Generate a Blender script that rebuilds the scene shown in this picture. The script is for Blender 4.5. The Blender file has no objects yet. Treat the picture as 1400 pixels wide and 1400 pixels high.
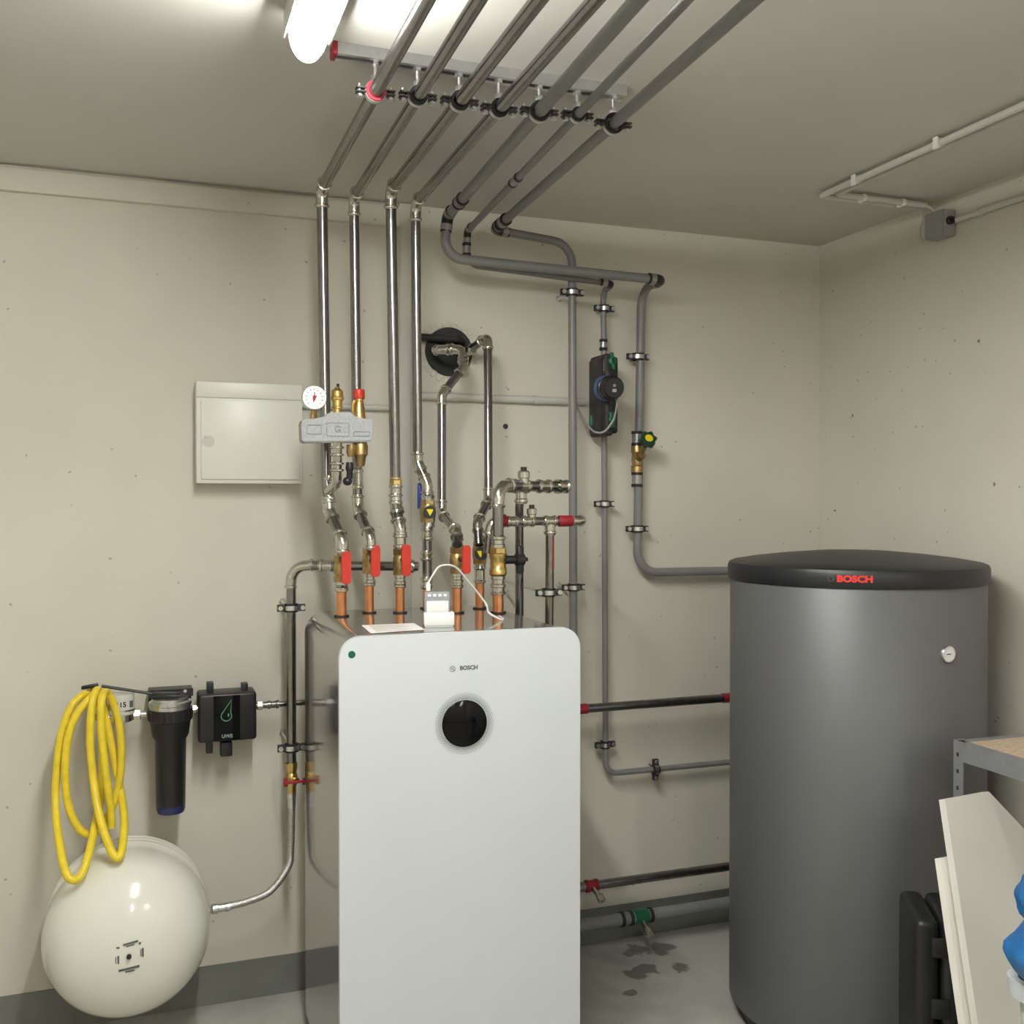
import bpy, bmesh, math, random
from mathutils import Vector, Matrix

# ------------------------------------------------------------------ camera, world, exposure
S = bpy.context.scene
C = S.collection
R = math.radians
F = 1400.0
YAW, PITCH = 19.9, 0.7
cam_d = bpy.data.cameras.new('camera')
cam_d.sensor_width = 36.0
cam_d.lens = 36.0
cam_d.clip_start = 0.02
cam = bpy.data.objects.new('camera', cam_d)
cam.location = (0.0, -3.18, 1.515)
cam.rotation_euler = (R(90 - PITCH), 0, R(-YAW))
C.objects.link(cam)
S.camera = cam
S.view_settings.view_transform = 'Standard'
S.view_settings.look = 'None'
S.view_settings.gamma = 1.0
S.view_settings.use_curve_mapping = False
S.view_settings.exposure = 0.0
LAMP_POWER = 132.0
w_ = bpy.data.worlds.new('world')
w_.use_nodes = True
w_.node_tree.nodes['Background'].inputs[0].default_value = (0.8, 0.82, 0.85, 1)
w_.node_tree.nodes['Background'].inputs[1].default_value = 0.05
S.world = w_
S.cycles.max_bounces = 8
S.cycles.diffuse_bounces = 5
S.cycles.glossy_bounces = 4
S.cycles.sample_clamp_indirect = 4.0

CAMP = Vector(cam.location)
CAMR = cam.rotation_euler.to_matrix()


def ray(px, py):
    return CAMR @ Vector(((px - 700) / F, (700 - py) / F, -1.0))


def P(px, py, w):                     # point at distance w in front of the back wall
    d = ray(px, py)
    return CAMP + d * ((-w - CAMP.y) / d.y)


def PZ(px, py, z):
    d = ray(px, py)
    return CAMP + d * ((z - CAMP.z) / d.z)


def PX(px, py, x):
    d = ray(px, py)
    return CAMP + d * ((x - CAMP.x) / d.x)


H = 2.45                              # room height
XR = 2.36                             # right wall
XL, YF = -1.7, -5.9                   # left wall, wall behind the camera


# ------------------------------------------------------------------ materials
def mat(name, col, rough=0.5, metal=0.0, var=0.06, scale=30.0, bump=0.0, coat=0.0, spec=None, emit=None, trans=0.0, alpha=1.0):
    m = bpy.data.materials.new(name)
    m.use_nodes = True
    nt = m.node_tree
    b = nt.nodes['Principled BSDF']
    b.inputs['Roughness'].default_value = rough
    b.inputs['Metallic'].default_value = metal
    if coat:
        b.inputs['Coat Weight'].default_value = coat
        b.inputs['Coat Roughness'].default_value = 0.05
    if spec is not None:
        b.inputs['Specular IOR Level'].default_value = spec
    if trans:
        b.inputs['Transmission Weight'].default_value = trans
    if emit:
        b.inputs['Emission Color'].default_value = (*emit[0], 1)
        b.inputs['Emission Strength'].default_value = emit[1]
    tc = nt.nodes.new('ShaderNodeTexCoord')
    n = nt.nodes.new('ShaderNodeTexNoise')
    n.inputs['Scale'].default_value = scale
    n.inputs['Detail'].default_value = 4
    nt.links.new(tc.outputs['Object'], n.inputs['Vector'])
    rp = nt.nodes.new('ShaderNodeValToRGB')
    rp.color_ramp.elements[0].position = 0.3
    rp.color_ramp.elements[1].position = 0.7
    rp.color_ramp.elements[0].color = (*[c * (1 - var) for c in col], 1)
    rp.color_ramp.elements[1].color = (*[min(1, c * (1 + var)) for c in col], 1)
    nt.links.new(n.outputs['Fac'], rp.inputs['Fac'])
    nt.links.new(rp.outputs['Color'], b.inputs['Base Color'])
    if bump:
        bp = nt.nodes.new('ShaderNodeBump')
        bp.inputs['Strength'].default_value = bump
        bp.inputs['Distance'].default_value = 0.002
        nt.links.new(n.outputs['Fac'], bp.inputs['Height'])
        nt.links.new(bp.outputs['Normal'], b.inputs['Normal'])
    return m


def wall_mat(name, c1, c2, specks=True, stains=None):
    """painted concrete: broad mottle, small pits, faint form lines"""
    m = bpy.data.materials.new(name)
    m.use_nodes = True
    nt = m.node_tree
    L = nt.links.new
    N = nt.nodes.new
    b = nt.nodes['Principled BSDF']
    b.inputs['Roughness'].default_value = 0.75
    b.inputs['Specular IOR Level'].default_value = 0.25
    g = N('ShaderNodeNewGeometry')
    n1 = N('ShaderNodeTexNoise'); n1.inputs['Scale'].default_value = 1.6; n1.inputs['Detail'].default_value = 6
    L(g.outputs['Position'], n1.inputs['Vector'])
    r1 = N('ShaderNodeValToRGB')
    r1.color_ramp.elements[0].position = 0.35; r1.color_ramp.elements[0].color = (*c1, 1)
    r1.color_ramp.elements[1].position = 0.65; r1.color_ramp.elements[1].color = (*c2, 1)
    L(n1.outputs['Fac'], r1.inputs['Fac'])
    col = r1.outputs['Color']

    def mixin(col, fac, dark):
        mx = N('ShaderNodeMix'); mx.data_type = 'RGBA'
        L(fac, mx.inputs[0]); L(col, mx.inputs[6]); mx.inputs[7].default_value = (*dark, 1)
        return mx.outputs[2]
    hgt = None
    if specks:
        for sc, thr, k in ((7.0, 0.045, 0.85), (18.0, 0.085, 0.5)):
            v = N('ShaderNodeTexVoronoi'); v.inputs['Scale'].default_value = sc
            wob = N('ShaderNodeTexNoise'); wob.inputs['Scale'].default_value = 60
            vm = N('ShaderNodeVectorMath'); vm.operation = 'MULTIPLY_ADD'
            L(wob.outputs['Color'], vm.inputs[0]); vm.inputs[1].default_value = (0.012,) * 3
            L(g.outputs['Position'], vm.inputs[2]); L(g.outputs['Position'], wob.inputs['Vector'])
            L(vm.outputs[0], v.inputs['Vector'])
            rr = N('ShaderNodeMapRange'); rr.inputs[1].default_value = thr * 0.5; rr.inputs[2].default_value = thr
            rr.inputs[3].default_value = k; rr.inputs[4].default_value = 0.0
            L(v.outputs['Distance'], rr.inputs[0])
            sel = N('ShaderNodeMath'); sel.operation = 'GREATER_THAN'; sel.inputs[1].default_value = 0.45
            sp = N('ShaderNodeSeparateColor'); L(v.outputs['Color'], sp.inputs[0]); L(sp.outputs[0], sel.inputs[0])
            mu = N('ShaderNodeMath'); mu.operation = 'MULTIPLY'; L(rr.outputs[0], mu.inputs[0]); L(sel.outputs[0], mu.inputs[1])
            col = mixin(col, mu.outputs[0], (0.10, 0.085, 0.06))
    n2 = N('ShaderNodeTexNoise'); n2.inputs['Scale'].default_value = 45; n2.inputs['Detail'].default_value = 5
    L(g.outputs['Position'], n2.inputs['Vector'])
    bp = N('ShaderNodeBump'); bp.inputs['Strength'].default_value = 0.12; bp.inputs['Distance'].default_value = 0.003
    L(n2.outputs['Fac'], bp.inputs['Height']); L(bp.outputs['Normal'], b.inputs['Normal'])
    if stains:
        prev = None
        wob = N('ShaderNodeTexNoise'); wob.inputs['Scale'].default_value = 15; wob.inputs['Detail'].default_value = 4
        L(g.outputs['Position'], wob.inputs['Vector'])
        for (sx, sy, sr) in stains:
            vm = N('ShaderNodeVectorMath'); vm.operation = 'DISTANCE'; vm.inputs[1].default_value = (sx, sy, 0)
            L(g.outputs['Position'], vm.inputs[0])
            ad = N('ShaderNodeMath'); ad.operation = 'MULTIPLY_ADD'
            L(wob.outputs['Fac'], ad.inputs[0]); ad.inputs[1].default_value = sr * 4.0; L(vm.outputs['Value'], ad.inputs[2])
            rr = N('ShaderNodeMapRange'); rr.inputs[1].default_value = sr * 2.75; rr.inputs[2].default_value = sr * 3.1
            rr.inputs[3].default_value = 0.7; rr.inputs[4].default_value = 0.0
            L(ad.outputs[0], rr.inputs[0])
            if prev is None:
                prev = rr.outputs[0]
            else:
                mx_ = N('ShaderNodeMath'); mx_.operation = 'MAXIMUM'; L(prev, mx_.inputs[0]); L(rr.outputs[0], mx_.inputs[1]); prev = mx_.outputs[0]
        stain_fac = prev
        n3 = N('ShaderNodeTexNoise'); n3.inputs['Scale'].default_value = 14; n3.inputs['Detail'].default_value = 8
        L(g.outputs['Position'], n3.inputs['Vector'])
        r3 = N('ShaderNodeMapRange'); r3.inputs[1].default_value = 0.45; r3.inputs[2].default_value = 0.75
        r3.inputs[3].default_value = 0; r3.inputs[4].default_value = 0.45
        L(n3.outputs['Fac'], r3.inputs[0])
        col = mixin(col, r3.outputs[0], (0.52, 0.51, 0.47))
        col = mixin(col, stain_fac, (0.075, 0.072, 0.062))
    L(col, b.inputs['Base Color'])
    return m


M = {}
M['wall'] = wall_mat('wall_paint', (0.60, 0.572, 0.498), (0.66, 0.632, 0.558))
M['ceil'] = wall_mat('ceiling_paint', (0.56, 0.55, 0.51), (0.60, 0.59, 0.55), specks=False)
M['steel'] = mat('steel_pipe', (0.29, 0.285, 0.28), 0.22, 1.0, 0.10, 60)
M['dsteel'] = mat('dark_steel_pipe', (0.25, 0.245, 0.24), 0.30, 1.0, 0.15, 50)
M['darksteel'] = mat('blackened_steel', (0.06, 0.06, 0.06), 0.4, 0.6, 0.2, 60)
M['fit'] = mat('press_fitting', (0.62, 0.60, 0.55), 0.2, 1.0, 0.12, 90)
M['zinc'] = mat('zinc_plated', (0.72, 0.73, 0.74), 0.3, 1.0, 0.06, 80)
M['grey'] = mat('grey_jacket', (0.20, 0.20, 0.197), 0.38, 0.0, 0.05, 20)
M['greyfit'] = mat('grey_fitting', (0.33, 0.33, 0.32), 0.3, 0.6, 0.08, 60)
M['black'] = mat('black_plastic', (0.012, 0.012, 0.014), 0.38, 0, 0.1, 40)
M['rubber'] = mat('black_rubber', (0.011, 0.011, 0.011), 0.6, 0, 0.1, 40)
M['copper'] = mat('copper', (0.80, 0.36, 0.17), 0.28, 1.0, 0.12, 40)
M['brass'] = mat('brass', (0.72, 0.52, 0.20), 0.3, 1.0, 0.12, 60)
M['dbrass'] = mat('dull_brass', (0.45, 0.32, 0.15), 0.42, 1.0, 0.2, 60)
M['red'] = mat('red_lever', (0.50, 0.03, 0.015), 0.4, 0, 0.05, 30)
M['dred'] = mat('red_marker', (0.28, 0.010, 0.022), 0.5, 0, 0.1, 30)
M['green'] = mat('green_plastic', (0.01, 0.12, 0.05), 0.4, 0, 0.1, 30)
M['dgreen'] = mat('dark_green_plastic', (0.005, 0.045, 0.02), 0.4, 0, 0.1, 30)
M['blue'] = mat('blue_plastic', (0.01, 0.04, 0.30), 0.4, 0, 0.1, 30)
M['bluering'] = mat('blue_ring', (0.02, 0.10, 0.28), 0.4, 0, 0.1, 30)
M['yellow'] = mat('yellow_plastic', (0.75, 0.60, 0.02), 0.4, 0, 0.05, 30)
M['white'] = mat('white_plastic', (0.80, 0.80, 0.78), 0.35, 0, 0.02, 20)
M['cream'] = mat('cream_sheet_metal', (0.72, 0.72, 0.655), 0.35, 0, 0.02, 10)
M['pvc'] = mat('pale_grey_pvc', (0.56, 0.56, 0.52), 0.4, 0, 0.04, 15)
M['duct'] = mat('duct_paint', (0.58, 0.57, 0.53), 0.45, 0, 0.03, 15)
M['boxgrey'] = mat('junction_grey', (0.30, 0.30, 0.30), 0.5, 0, 0.04, 20)
M['cast'] = mat('grey_foam_shell', (0.36, 0.37, 0.38), 0.6, 0, 0.12, 200, bump=0.4)
M['castdark'] = mat('dark_grey_foam', (0.28, 0.285, 0.295), 0.6, 0, 0.12, 200)  # darker grey for the raised marks and the gateway top
M['glasswhite'] = mat('white_glass_front', (0.60, 0.635, 0.665), 0.22, 0, 0.01, 5, coat=0.3)
M['casing'] = mat('grey_glossy_casing', (0.33, 0.33, 0.32), 0.13, 0.8, 0.02, 5, coat=0.35)
M['edge'] = mat('dark_casing_edge', (0.18, 0.19, 0.20), 0.3, 0.6, 0.03, 5)
M['screen'] = mat('black_glass', (0.002, 0.002, 0.003), 0.10, 0, 0.0, 5, spec=0.22)
M['print'] = mat('grey_print', (0.10, 0.11, 0.115), 0.5, 0, 0, 5)
M['printblack'] = mat('black_print', (0.02, 0.02, 0.02), 0.5, 0, 0, 5)
M['printgreen'] = mat('green_print', (0.10, 0.42, 0.20), 0.5, 0, 0, 5)
M['printgrey'] = mat('pale_green_print', (0.20, 0.30, 0.25), 0.5, 0, 0, 5)
M['printteal'] = mat('teal_print', (0.10, 0.45, 0.35), 0.5, 0, 0, 5)
M['printred'] = mat('red_print', (0.75, 0.04, 0.03), 0.4, 0, 0, 5)
M['darkgreendot'] = mat('dark_green_dot', (0.0, 0.09, 0.055), 0.4, 0, 0, 5)
M['tank'] = mat('tank_foil', (0.125, 0.128, 0.131), 0.45, 0.2, 0.02, 3)
M['lid'] = mat('tank_lid', (0.012, 0.013, 0.017), 0.42, 0, 0.05, 10)
M['dial'] = mat('dial_face', (0.78, 0.79, 0.82), 0.4, 0, 0.01, 10)
M['vessel'] = mat('white_lacquer', (0.76, 0.76, 0.69), 0.16, 0, 0.01, 4, coat=0.4)
M['hose'] = mat('yellow_hose', (0.78, 0.60, 0.035), 0.4, 0, 0.10, 40)
M['braid'] = mat('steel_braid', (0.55, 0.54, 0.53), 0.35, 0.9, 0.35, 320, bump=0.8)
M['darkblue'] = mat('blue_bowl', (0.02, 0.025, 0.10), 0.2, 0, 0.2, 60)
M['board'] = mat('white_board', (0.66, 0.655, 0.62), 0.5, 0, 0.02, 6)
M['boardlit'] = mat('white_board_lit', (0.80, 0.78, 0.70), 0.5, 0, 0.02, 6)  # lighter copy of the board white, lit look put into the colour
M['rack'] = mat('galvanised_rack', (0.30, 0.31, 0.32), 0.45, 0.5, 0.06, 30)
M['bluefoil'] = mat('blue_foil', (0.008, 0.12, 0.34), 0.28, 0, 0.25, 12)
M['bin'] = mat('pale_bin', (0.50, 0.53, 0.54), 0.35, 0, 0.03, 8)
M['base'] = mat('grey_skirting_paint', (0.175, 0.18, 0.165), 0.55, 0, 0.12, 9)
M['paper'] = mat('paper', (0.80, 0.78, 0.76), 0.6, 0, 0.02, 60)
M['lamp'] = mat('lamp_diffuser', (0.9, 0.9, 0.9), 0.4, 0, 0, 5, emit=((1.0, 0.995, 0.945), LAMP_POWER))
M['lampfar'] = mat('lamp_diffuser_rear', (0.9, 0.9, 0.9), 0.4, 0, 0, 5, emit=((1.0, 0.995, 0.945), LAMP_POWER * 0.52))
M['lampend'] = mat('lamp_end_cover', (0.9, 0.9, 0.9), 0.4, 0, 0, 5, emit=((1.0, 0.995, 0.945), 5.0))
M['lampbody'] = mat('lamp_body', (0.75, 0.75, 0.72), 0.4, 0, 0.02, 5)
# beige chipboard
M['chip'] = mat('chipboard', (0.50, 0.38, 0.27), 0.6, 0, 0.22, 90)
fl = []
for (a, b_) in ((875, 1300), (905, 1297), (880, 1325), (870, 1335), (930, 1322), (860, 1357)):
    q = PZ(a, b_, 0); fl.append((q.x, q.y, {875: .045, 905: .04, 880: .04, 870: .045, 930: .028, 860: .016}[a]))
M['floor'] = wall_mat('concrete_floor', (0.32, 0.312, 0.285), (0.47, 0.46, 0.42), specks=False, stains=fl)


# ------------------------------------------------------------------ mesh helpers
def frame(ax):
    ax = Vector(ax).normalized()
    up = Vector((0, 0, 1)) if abs(ax.z) < 0.9 else Vector((0, -1, 0))
    x = up.cross(ax).normalized()
    y = ax.cross(x).normalized()
    return x, y, ax


class MB:
    def __init__(s):
        s.bm = bmesh.new()

    def box(s, c, size, rot=None, bev=0.0, seg=2):
        b2 = bmesh.new()
        bmesh.ops.create_cube(b2, size=1.0)
        bmesh.ops.scale(b2, vec=Vector(size), verts=b2.verts)
        if bev:
            bmesh.ops.bevel(b2, geom=b2.edges[:], offset=bev, segments=seg, affect='EDGES', profile=0.5)
        mt = Matrix.Translation(Vector(c)) @ (rot.to_4x4() if rot is not None else Matrix())
        bmesh.ops.transform(b2, matrix=mt, verts=b2.verts)
        s.merge(b2)
        return s

    def merge(s, b2):
        me = bpy.data.meshes.new('tmp')
        b2.to_mesh(me); b2.free()
        s.bm.from_mesh(me)
        bpy.data.meshes.remove(me)

    def lathe(s, p, ax, prof, seg=20, caps=True):
        """prof: list of (t along axis, radius)"""
        x, y, z = frame(ax)
        p = Vector(p)
        rings = []
        for t, r in prof:
            rings.append([s.bm.verts.new(p + z * t + (x * math.cos(2 * math.pi * i / seg) + y * math.sin(2 * math.pi * i / seg)) * max(r, 1e-5)) for i in range(seg)])
        for a, b in zip(rings[:-1], rings[1:]):
            for i in range(seg):
                j = (i + 1) % seg
                s.bm.faces.new((a[i], a[j], b[j], b[i]))
        if caps:
            s.bm.faces.new(rings[0][::-1]); s.bm.faces.new(rings[-1])
        return s

    def cyl(s, p0, p1, r, seg=16, r2=None):
        p0, p1 = Vector(p0), Vector(p1)
        L = (p1 - p0).length
        return s.lathe(p0, p1 - p0, [(0, r), (L, r if r2 is None else r2)], seg)

    def tube(s, pts, r, seg=14, closed=False, rfun=None):
        pts = [Vector(p) for p in pts]
        n = len(pts)
        tan = []
        for i in range(n):
            a = pts[max(i - 1, 0)] if not closed else pts[(i - 1) % n]
            b = pts[min(i + 1, n - 1)] if not closed else pts[(i + 1) % n]
            tan.append((b - a).normalized())
        x, y, z = frame(tan[0])
        rings = []
        for i in range(n):
            x = (x - tan[i] * x.dot(tan[i])).normalized()
            y = tan[i].cross(x).normalized()
            rr = rfun(i) if rfun else r
            rings.append([s.bm.verts.new(pts[i] + (x * math.cos(2 * math.pi * k / seg) + y * math.sin(2 * math.pi * k / seg)) * rr) for k in range(seg)])
        m = n if closed else n - 1
        for i in range(m):
            a, b = rings[i], rings[(i + 1) % n]
            for k in range(seg):
                j = (k + 1) % seg
                s.bm.faces.new((a[k], a[j], b[j], b[k]))
        if not closed:
            s.bm.faces.new(rings[0][::-1]); s.bm.faces.new(rings[-1])
        return s

    def sphere(s, c, r, sc=(1, 1, 1), u=16, v=10):
        b2 = bmesh.new()
        bmesh.ops.create_uvsphere(b2, u_segments=u, v_segments=v, radius=r)
        bmesh.ops.transform(b2, matrix=Matrix.Translation(Vector(c)) @ Matrix.Diagonal((*sc, 1)), verts=b2.verts)
        s.merge(b2)
        return s

    def prism(s, poly, vec):
        """poly: list of 3D points (planar), extruded by vec"""
        vec = Vector(vec)
        a = [s.bm.verts.new(Vector(p)) for p in poly]
        b = [s.bm.verts.new(Vector(p) + vec) for p in poly]
        n = len(poly)
        s.bm.faces.new(a[::-1]); s.bm.faces.new(b)
        for i in range(n):
            j = (i + 1) % n
            s.bm.faces.new((a[i], a[j], b[j], b[i]))
        return s

    def ringband(s, p, ax, ri, ro, wid, seg=24):
        """short hollow ring centred at p"""
        h = wid / 2
        x, y, z = frame(ax); p = Vector(p)
        prof = [(-h, ri), (-h, ro), (h, ro), (h, ri)]
        rings = []
        for t, r in prof:
            rings.append([s.bm.verts.new(p + z * t + (x * math.cos(2 * math.pi * i / seg) + y * math.sin(2 * math.pi * i / seg)) * r) for i in range(seg)])
        for k in range(4):
            a, b = rings[k], rings[(k + 1) % 4]
            for i in range(seg):
                j = (i + 1) % seg
                s.bm.faces.new((a[i], a[j], b[j], b[i]))
        return s

    def hexn(s, p, ax, r, L):
        return s.lathe(Vector(p) - Vector(ax).normalized() * L / 2, ax, [(0, r * .92), (L * .08, r), (L * .92, r), (L, r * .92)], 6)


WL = {}


def thing(name, label, cat, loc, group=None):
    o = bpy.data.objects.new(name, None)
    o.empty_display_size = 0.03
    o.location = loc
    C.objects.link(o)
    WL[o.name] = Vector(loc)
    o['label'] = label; o['category'] = cat
    if group: o['group'] = group
    return o


def obj(name, mb, m, parent=None, label=None, cat=None, group=None, kind=None, angle=35):
    bm = mb.bm
    bmesh.ops.recalc_face_normals(bm, faces=bm.faces)
    me = bpy.data.meshes.new(name)
    bm.to_mesh(me); bm.free()
    if parent is not None:
        base = WL[parent.name]
    elif kind == 'structure':
        base = Vector((0, 0, 0))
    else:
        cs = [v.co for v in me.vertices]
        base = Vector(((min(c.x for c in cs) + max(c.x for c in cs)) / 2, (min(c.y for c in cs) + max(c.y for c in cs)) / 2, min(c.z for c in cs)))
    me.transform(Matrix.Translation(-base))
    me.polygons.foreach_set('use_smooth', [True] * len(me.polygons))
    me.set_sharp_from_angle(angle=R(angle))
    me.materials.append(M[m] if isinstance(m, str) else m)
    o = bpy.data.objects.new(name, me)
    C.objects.link(o)
    if parent is not None:
        o.parent = parent
        WL[o.name] = base
    else:
        o.location = base
        WL[o.name] = base
    if label: o['label'] = label
    if cat: o['category'] = cat
    if group: o['group'] = group
    if kind: o['kind'] = kind
    return o


def fillet(pts, rad, n=8):
    """returns (dense path, list of arcs) for a polyline with rounded corners"""
    pts = [Vector(p) for p in pts]
    out = [pts[0]]
    arcs = []
    for i in range(1, len(pts) - 1):
        a, b, c = pts[i - 1], pts[i], pts[i + 1]
        u = (a - b); v = (c - b)
        lu, lv = u.length, v.length
        u.normalize(); v.normalize()
        ang = u.angle(v)
        r = rad[i - 1] if isinstance(rad, (list, tuple)) else rad
        if ang > math.pi - 0.02 or r <= 0:
            out.append(b); arcs.append(None); continue
        t = min(r / math.tan(ang / 2), lu * .49, lv * .49)
        rr = t * math.tan(ang / 2)
        cen = b + (u + v).normalized() * (rr / math.sin(ang / 2))
        s0 = b + u * t; s1 = b + v * t
        e0 = (s0 - cen).normalized(); e1 = (s1 - cen).normalized()
        w = e0.angle(e1)
        arc = []
        for k in range(n + 1):
            f = k / n
            arc.append(cen + (e0 * math.sin((1 - f) * w) + e1 * math.sin(f * w)) / math.sin(w) * rr)
        out += arc
        arcs.append(arc)
    out.append(pts[-1])
    return out, arcs


def collar(mb, p, d, r, k=1.0):
    """press end with bead, starting at p running along d"""
    d = Vector(d).normalized()
    L = 0.022 * k
    mb.lathe(p, d, [(-0.002, r * 1.14), (L * .55, r * 1.14), (L * .62, r * 1.34), (L * .75, r * 1.40), (L * .88, r * 1.34), (L * .92, r * 1.16), (L, r * 1.14)], 18)
    return mb


def coupling(name, parent, p, d, r, m='fit', L=0.05):
    d = Vector(d).normalized(); p = Vector(p)
    mb = MB()
    h = L / 2
    mb.lathe(p - d * h, d, [(0, r * 1.12), (.002, r * 1.16), (.004, r * 1.34), (.008, r * 1.38), (.011, r * 1.34), (.013, r * 1.16), (L - .013, r * 1.16), (L - .011, r * 1.34), (L - .008, r * 1.38), (L - .004, r * 1.34), (L - .002, r * 1.16), (L, r * 1.12)], 18)
    return obj(name, mb, m, parent)


def grey_coupling(parent, p, d, r, L=0.055):
    d = Vector(d).normalized(); p = Vector(p)
    h = L / 2
    o = obj('coupling', MB().lathe(p - d * h, d, [(0, r * 1.18), (L, r * 1.18)], 18), 'greyfit', parent)
    for s in (-1, 1):
        obj('seal_ring', MB().lathe(p + d * s * h * .8 - d * .004, d, [(0, r * 1.2), (.001, r * 1.3), (.009, r * 1.3), (.010, r * 1.2)], 18), 'rubber', o)
    return o


def run(name, label, pts, r, m, kinds, rad=0.035, cat='pipe', group=None, dark=None, elbow_m='fit'):
    """one pipe run. kinds per interior corner: 'e' press elbow, 'b' plain bend, 'g' grey elbow with black seal rings, 's' straight"""
    rr = []
    for k in kinds:
        rr.append({'e': rad, 'b': rad, 'g': rad, 's': 0}[k[0]] if len(k) == 1 else float(k[1:]))
    root = thing(name, label, cat, pts[0] if pts[0][2] < pts[-1][2] else pts[-1], group)
    path, arcs = fillet(pts, rr)
    obj('tube', MB().tube(path, r, 16), m, root)
    for k, arc in zip(kinds, arcs):
        if arc is None: continue
        d0 = (arc[0] - arc[1]).normalized(); d1 = (arc[-1] - arc[-2]).normalized()
        if k[0] == 'e':
            mb = MB().tube(arc, r * 1.13, 16)
            collar(mb, arc[0], d0, r); collar(mb, arc[-1], d1, r)
            obj('elbow', mb, elbow_m, root)
        elif k[0] == 'g':
            e = obj('elbow', MB().tube([arc[0] + d0 * .03] + arc + [arc[-1] + d1 * .03], r * 1.17, 16), 'black', root)
            for a, d in ((arc[0], d0), (arc[-1], d1)):
                obj('sleeve', MB().lathe(a + d * .006, d, [(0, r * 1.24), (.018, r * 1.24)], 18), 'greyfit', e)
    return root


def clamp(p, ax, r, anchor, label, group, band='zinc', lining='rubber', ear=None):
    """split pipe clamp: lined band, two ears with screws, threaded rod to anchor"""
    p = Vector(p); anchor = Vector(anchor); ax = Vector(ax).normalized()
    root = thing('pipe_clamp', label, 'clamp', anchor, group)
    out = (p - anchor).normalized()
    side = ax.cross(out).normalized()
    obj('band', MB().ringband(p, ax, r + .004, r + .0078, .013), band, root)
    obj('rubber_lining', MB().ringband(p, ax, r + .0002, r + .0062, .024), lining, root)
    for s in (-1, 1):
        e = p + side * s * (r + .015)
        rot = Matrix((side, ax, out)).transposed()
        mb = MB()
        for t in (-.004, .004):
            mb.box(e + out * t, (.022, .020, .003), rot)
        er = obj('ear', mb, 'darksteel', root)
        mb = MB().cyl(e - out * .014 + side * s * .003, e + out * .012 + side * s * .003, .0028, 8)
        mb.hexn(e + out * .011 + side * s * .003, out, .0075, .006)
        obj('screw', mb, 'zinc', er)
    top = p - out * (r + .006)
    obj('rod', MB().cyl(top, anchor, .0042, 10), 'zinc', root)
    obj('nut', MB().hexn(top - out * .007, out, .009, .012), 'zinc', root)
    obj('nut', MB().hexn(anchor + out * .005, out, .010, .008), 'zinc', root)
    return root


def text_mb(s, h, depth=.0006, bold=0.0):
    cu = bpy.data.curves.new('tmp_text', 'FONT')
    cu.body = s; cu.size = h * 1.4; cu.extrude = depth / 2; cu.offset = bold
    cu.align_x = 'CENTER'; cu.align_y = 'CENTER'
    cu.resolution_u = 3
    o = bpy.data.objects.new('tmp_text', cu)
    C.objects.link(o)
    dg = bpy.context.evaluated_depsgraph_get(); dg.update()
    me = bpy.data.meshes.new_from_object(o.evaluated_get(dg))
    mb = MB(); mb.bm.from_mesh(me)
    bpy.data.objects.remove(o); bpy.data.curves.remove(cu); bpy.data.meshes.remove(me)
    return mb


def place(mb, c, n, up=(0, 0, 1)):
    n = Vector(n).normalized(); up = Vector(up)
    x = up.cross(n).normalized(); y = n.cross(x)
    mt = Matrix((x, y, n)).transposed().to_4x4()
    mt.translation = Vector(c)
    bmesh.ops.transform(mb.bm, matrix=mt, verts=mb.bm.verts)
    return mb


def rrect(w, h, r, n=8):
    out = []
    for cx, cy, a0 in ((w / 2 - r, h / 2 - r, 0), (-w / 2 + r, h / 2 - r, 90), (-w / 2 + r, -h / 2 + r, 180), (w / 2 - r, -h / 2 + r, 270)):
        for k in range(n + 1):
            a = R(a0 + 90 * k / n)
            out.append((cx + r * math.cos(a), cy + r * math.sin(a)))
    return out


def catmull(pts, n=8):
    pts = [Vector(p) for p in pts]
    pp = [pts[0] * 2 - pts[1]] + pts + [pts[-1] * 2 - pts[-2]]
    out = []
    for i in range(1, len(pp) - 2):
        a, b, c, d = pp[i - 1:i + 3]
        for k in range(n):
            t = k / n
            out.append(.5 * ((2 * b) + (c - a) * t + (2 * a - 5 * b + 4 * c - d) * t * t + (3 * b - a - 3 * c + d) * t ** 3))
    out.append(pts[-1])
    return out


ZR = P(890, 962, .15).z              # height of the upper pipe between unit and tank
X3, Y3, Z3 = Vector((1, 0, 0)), Vector((0, 1, 0)), Vector((0, 0, 1))

# ------------------------------------------------------------------ the room
def slab(name, lo, hi, m):
    lo, hi = Vector(lo), Vector(hi)
    return obj(name, MB().box((lo + hi) / 2, hi - lo), m, kind='structure')


T = .12
slab('floor', (XL - T, YF - T, -T), (XR + T, T, 0), 'floor')
slab('ceiling', (XL - T, YF - T, H), (XR + T, T, H + T), 'ceil')
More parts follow.
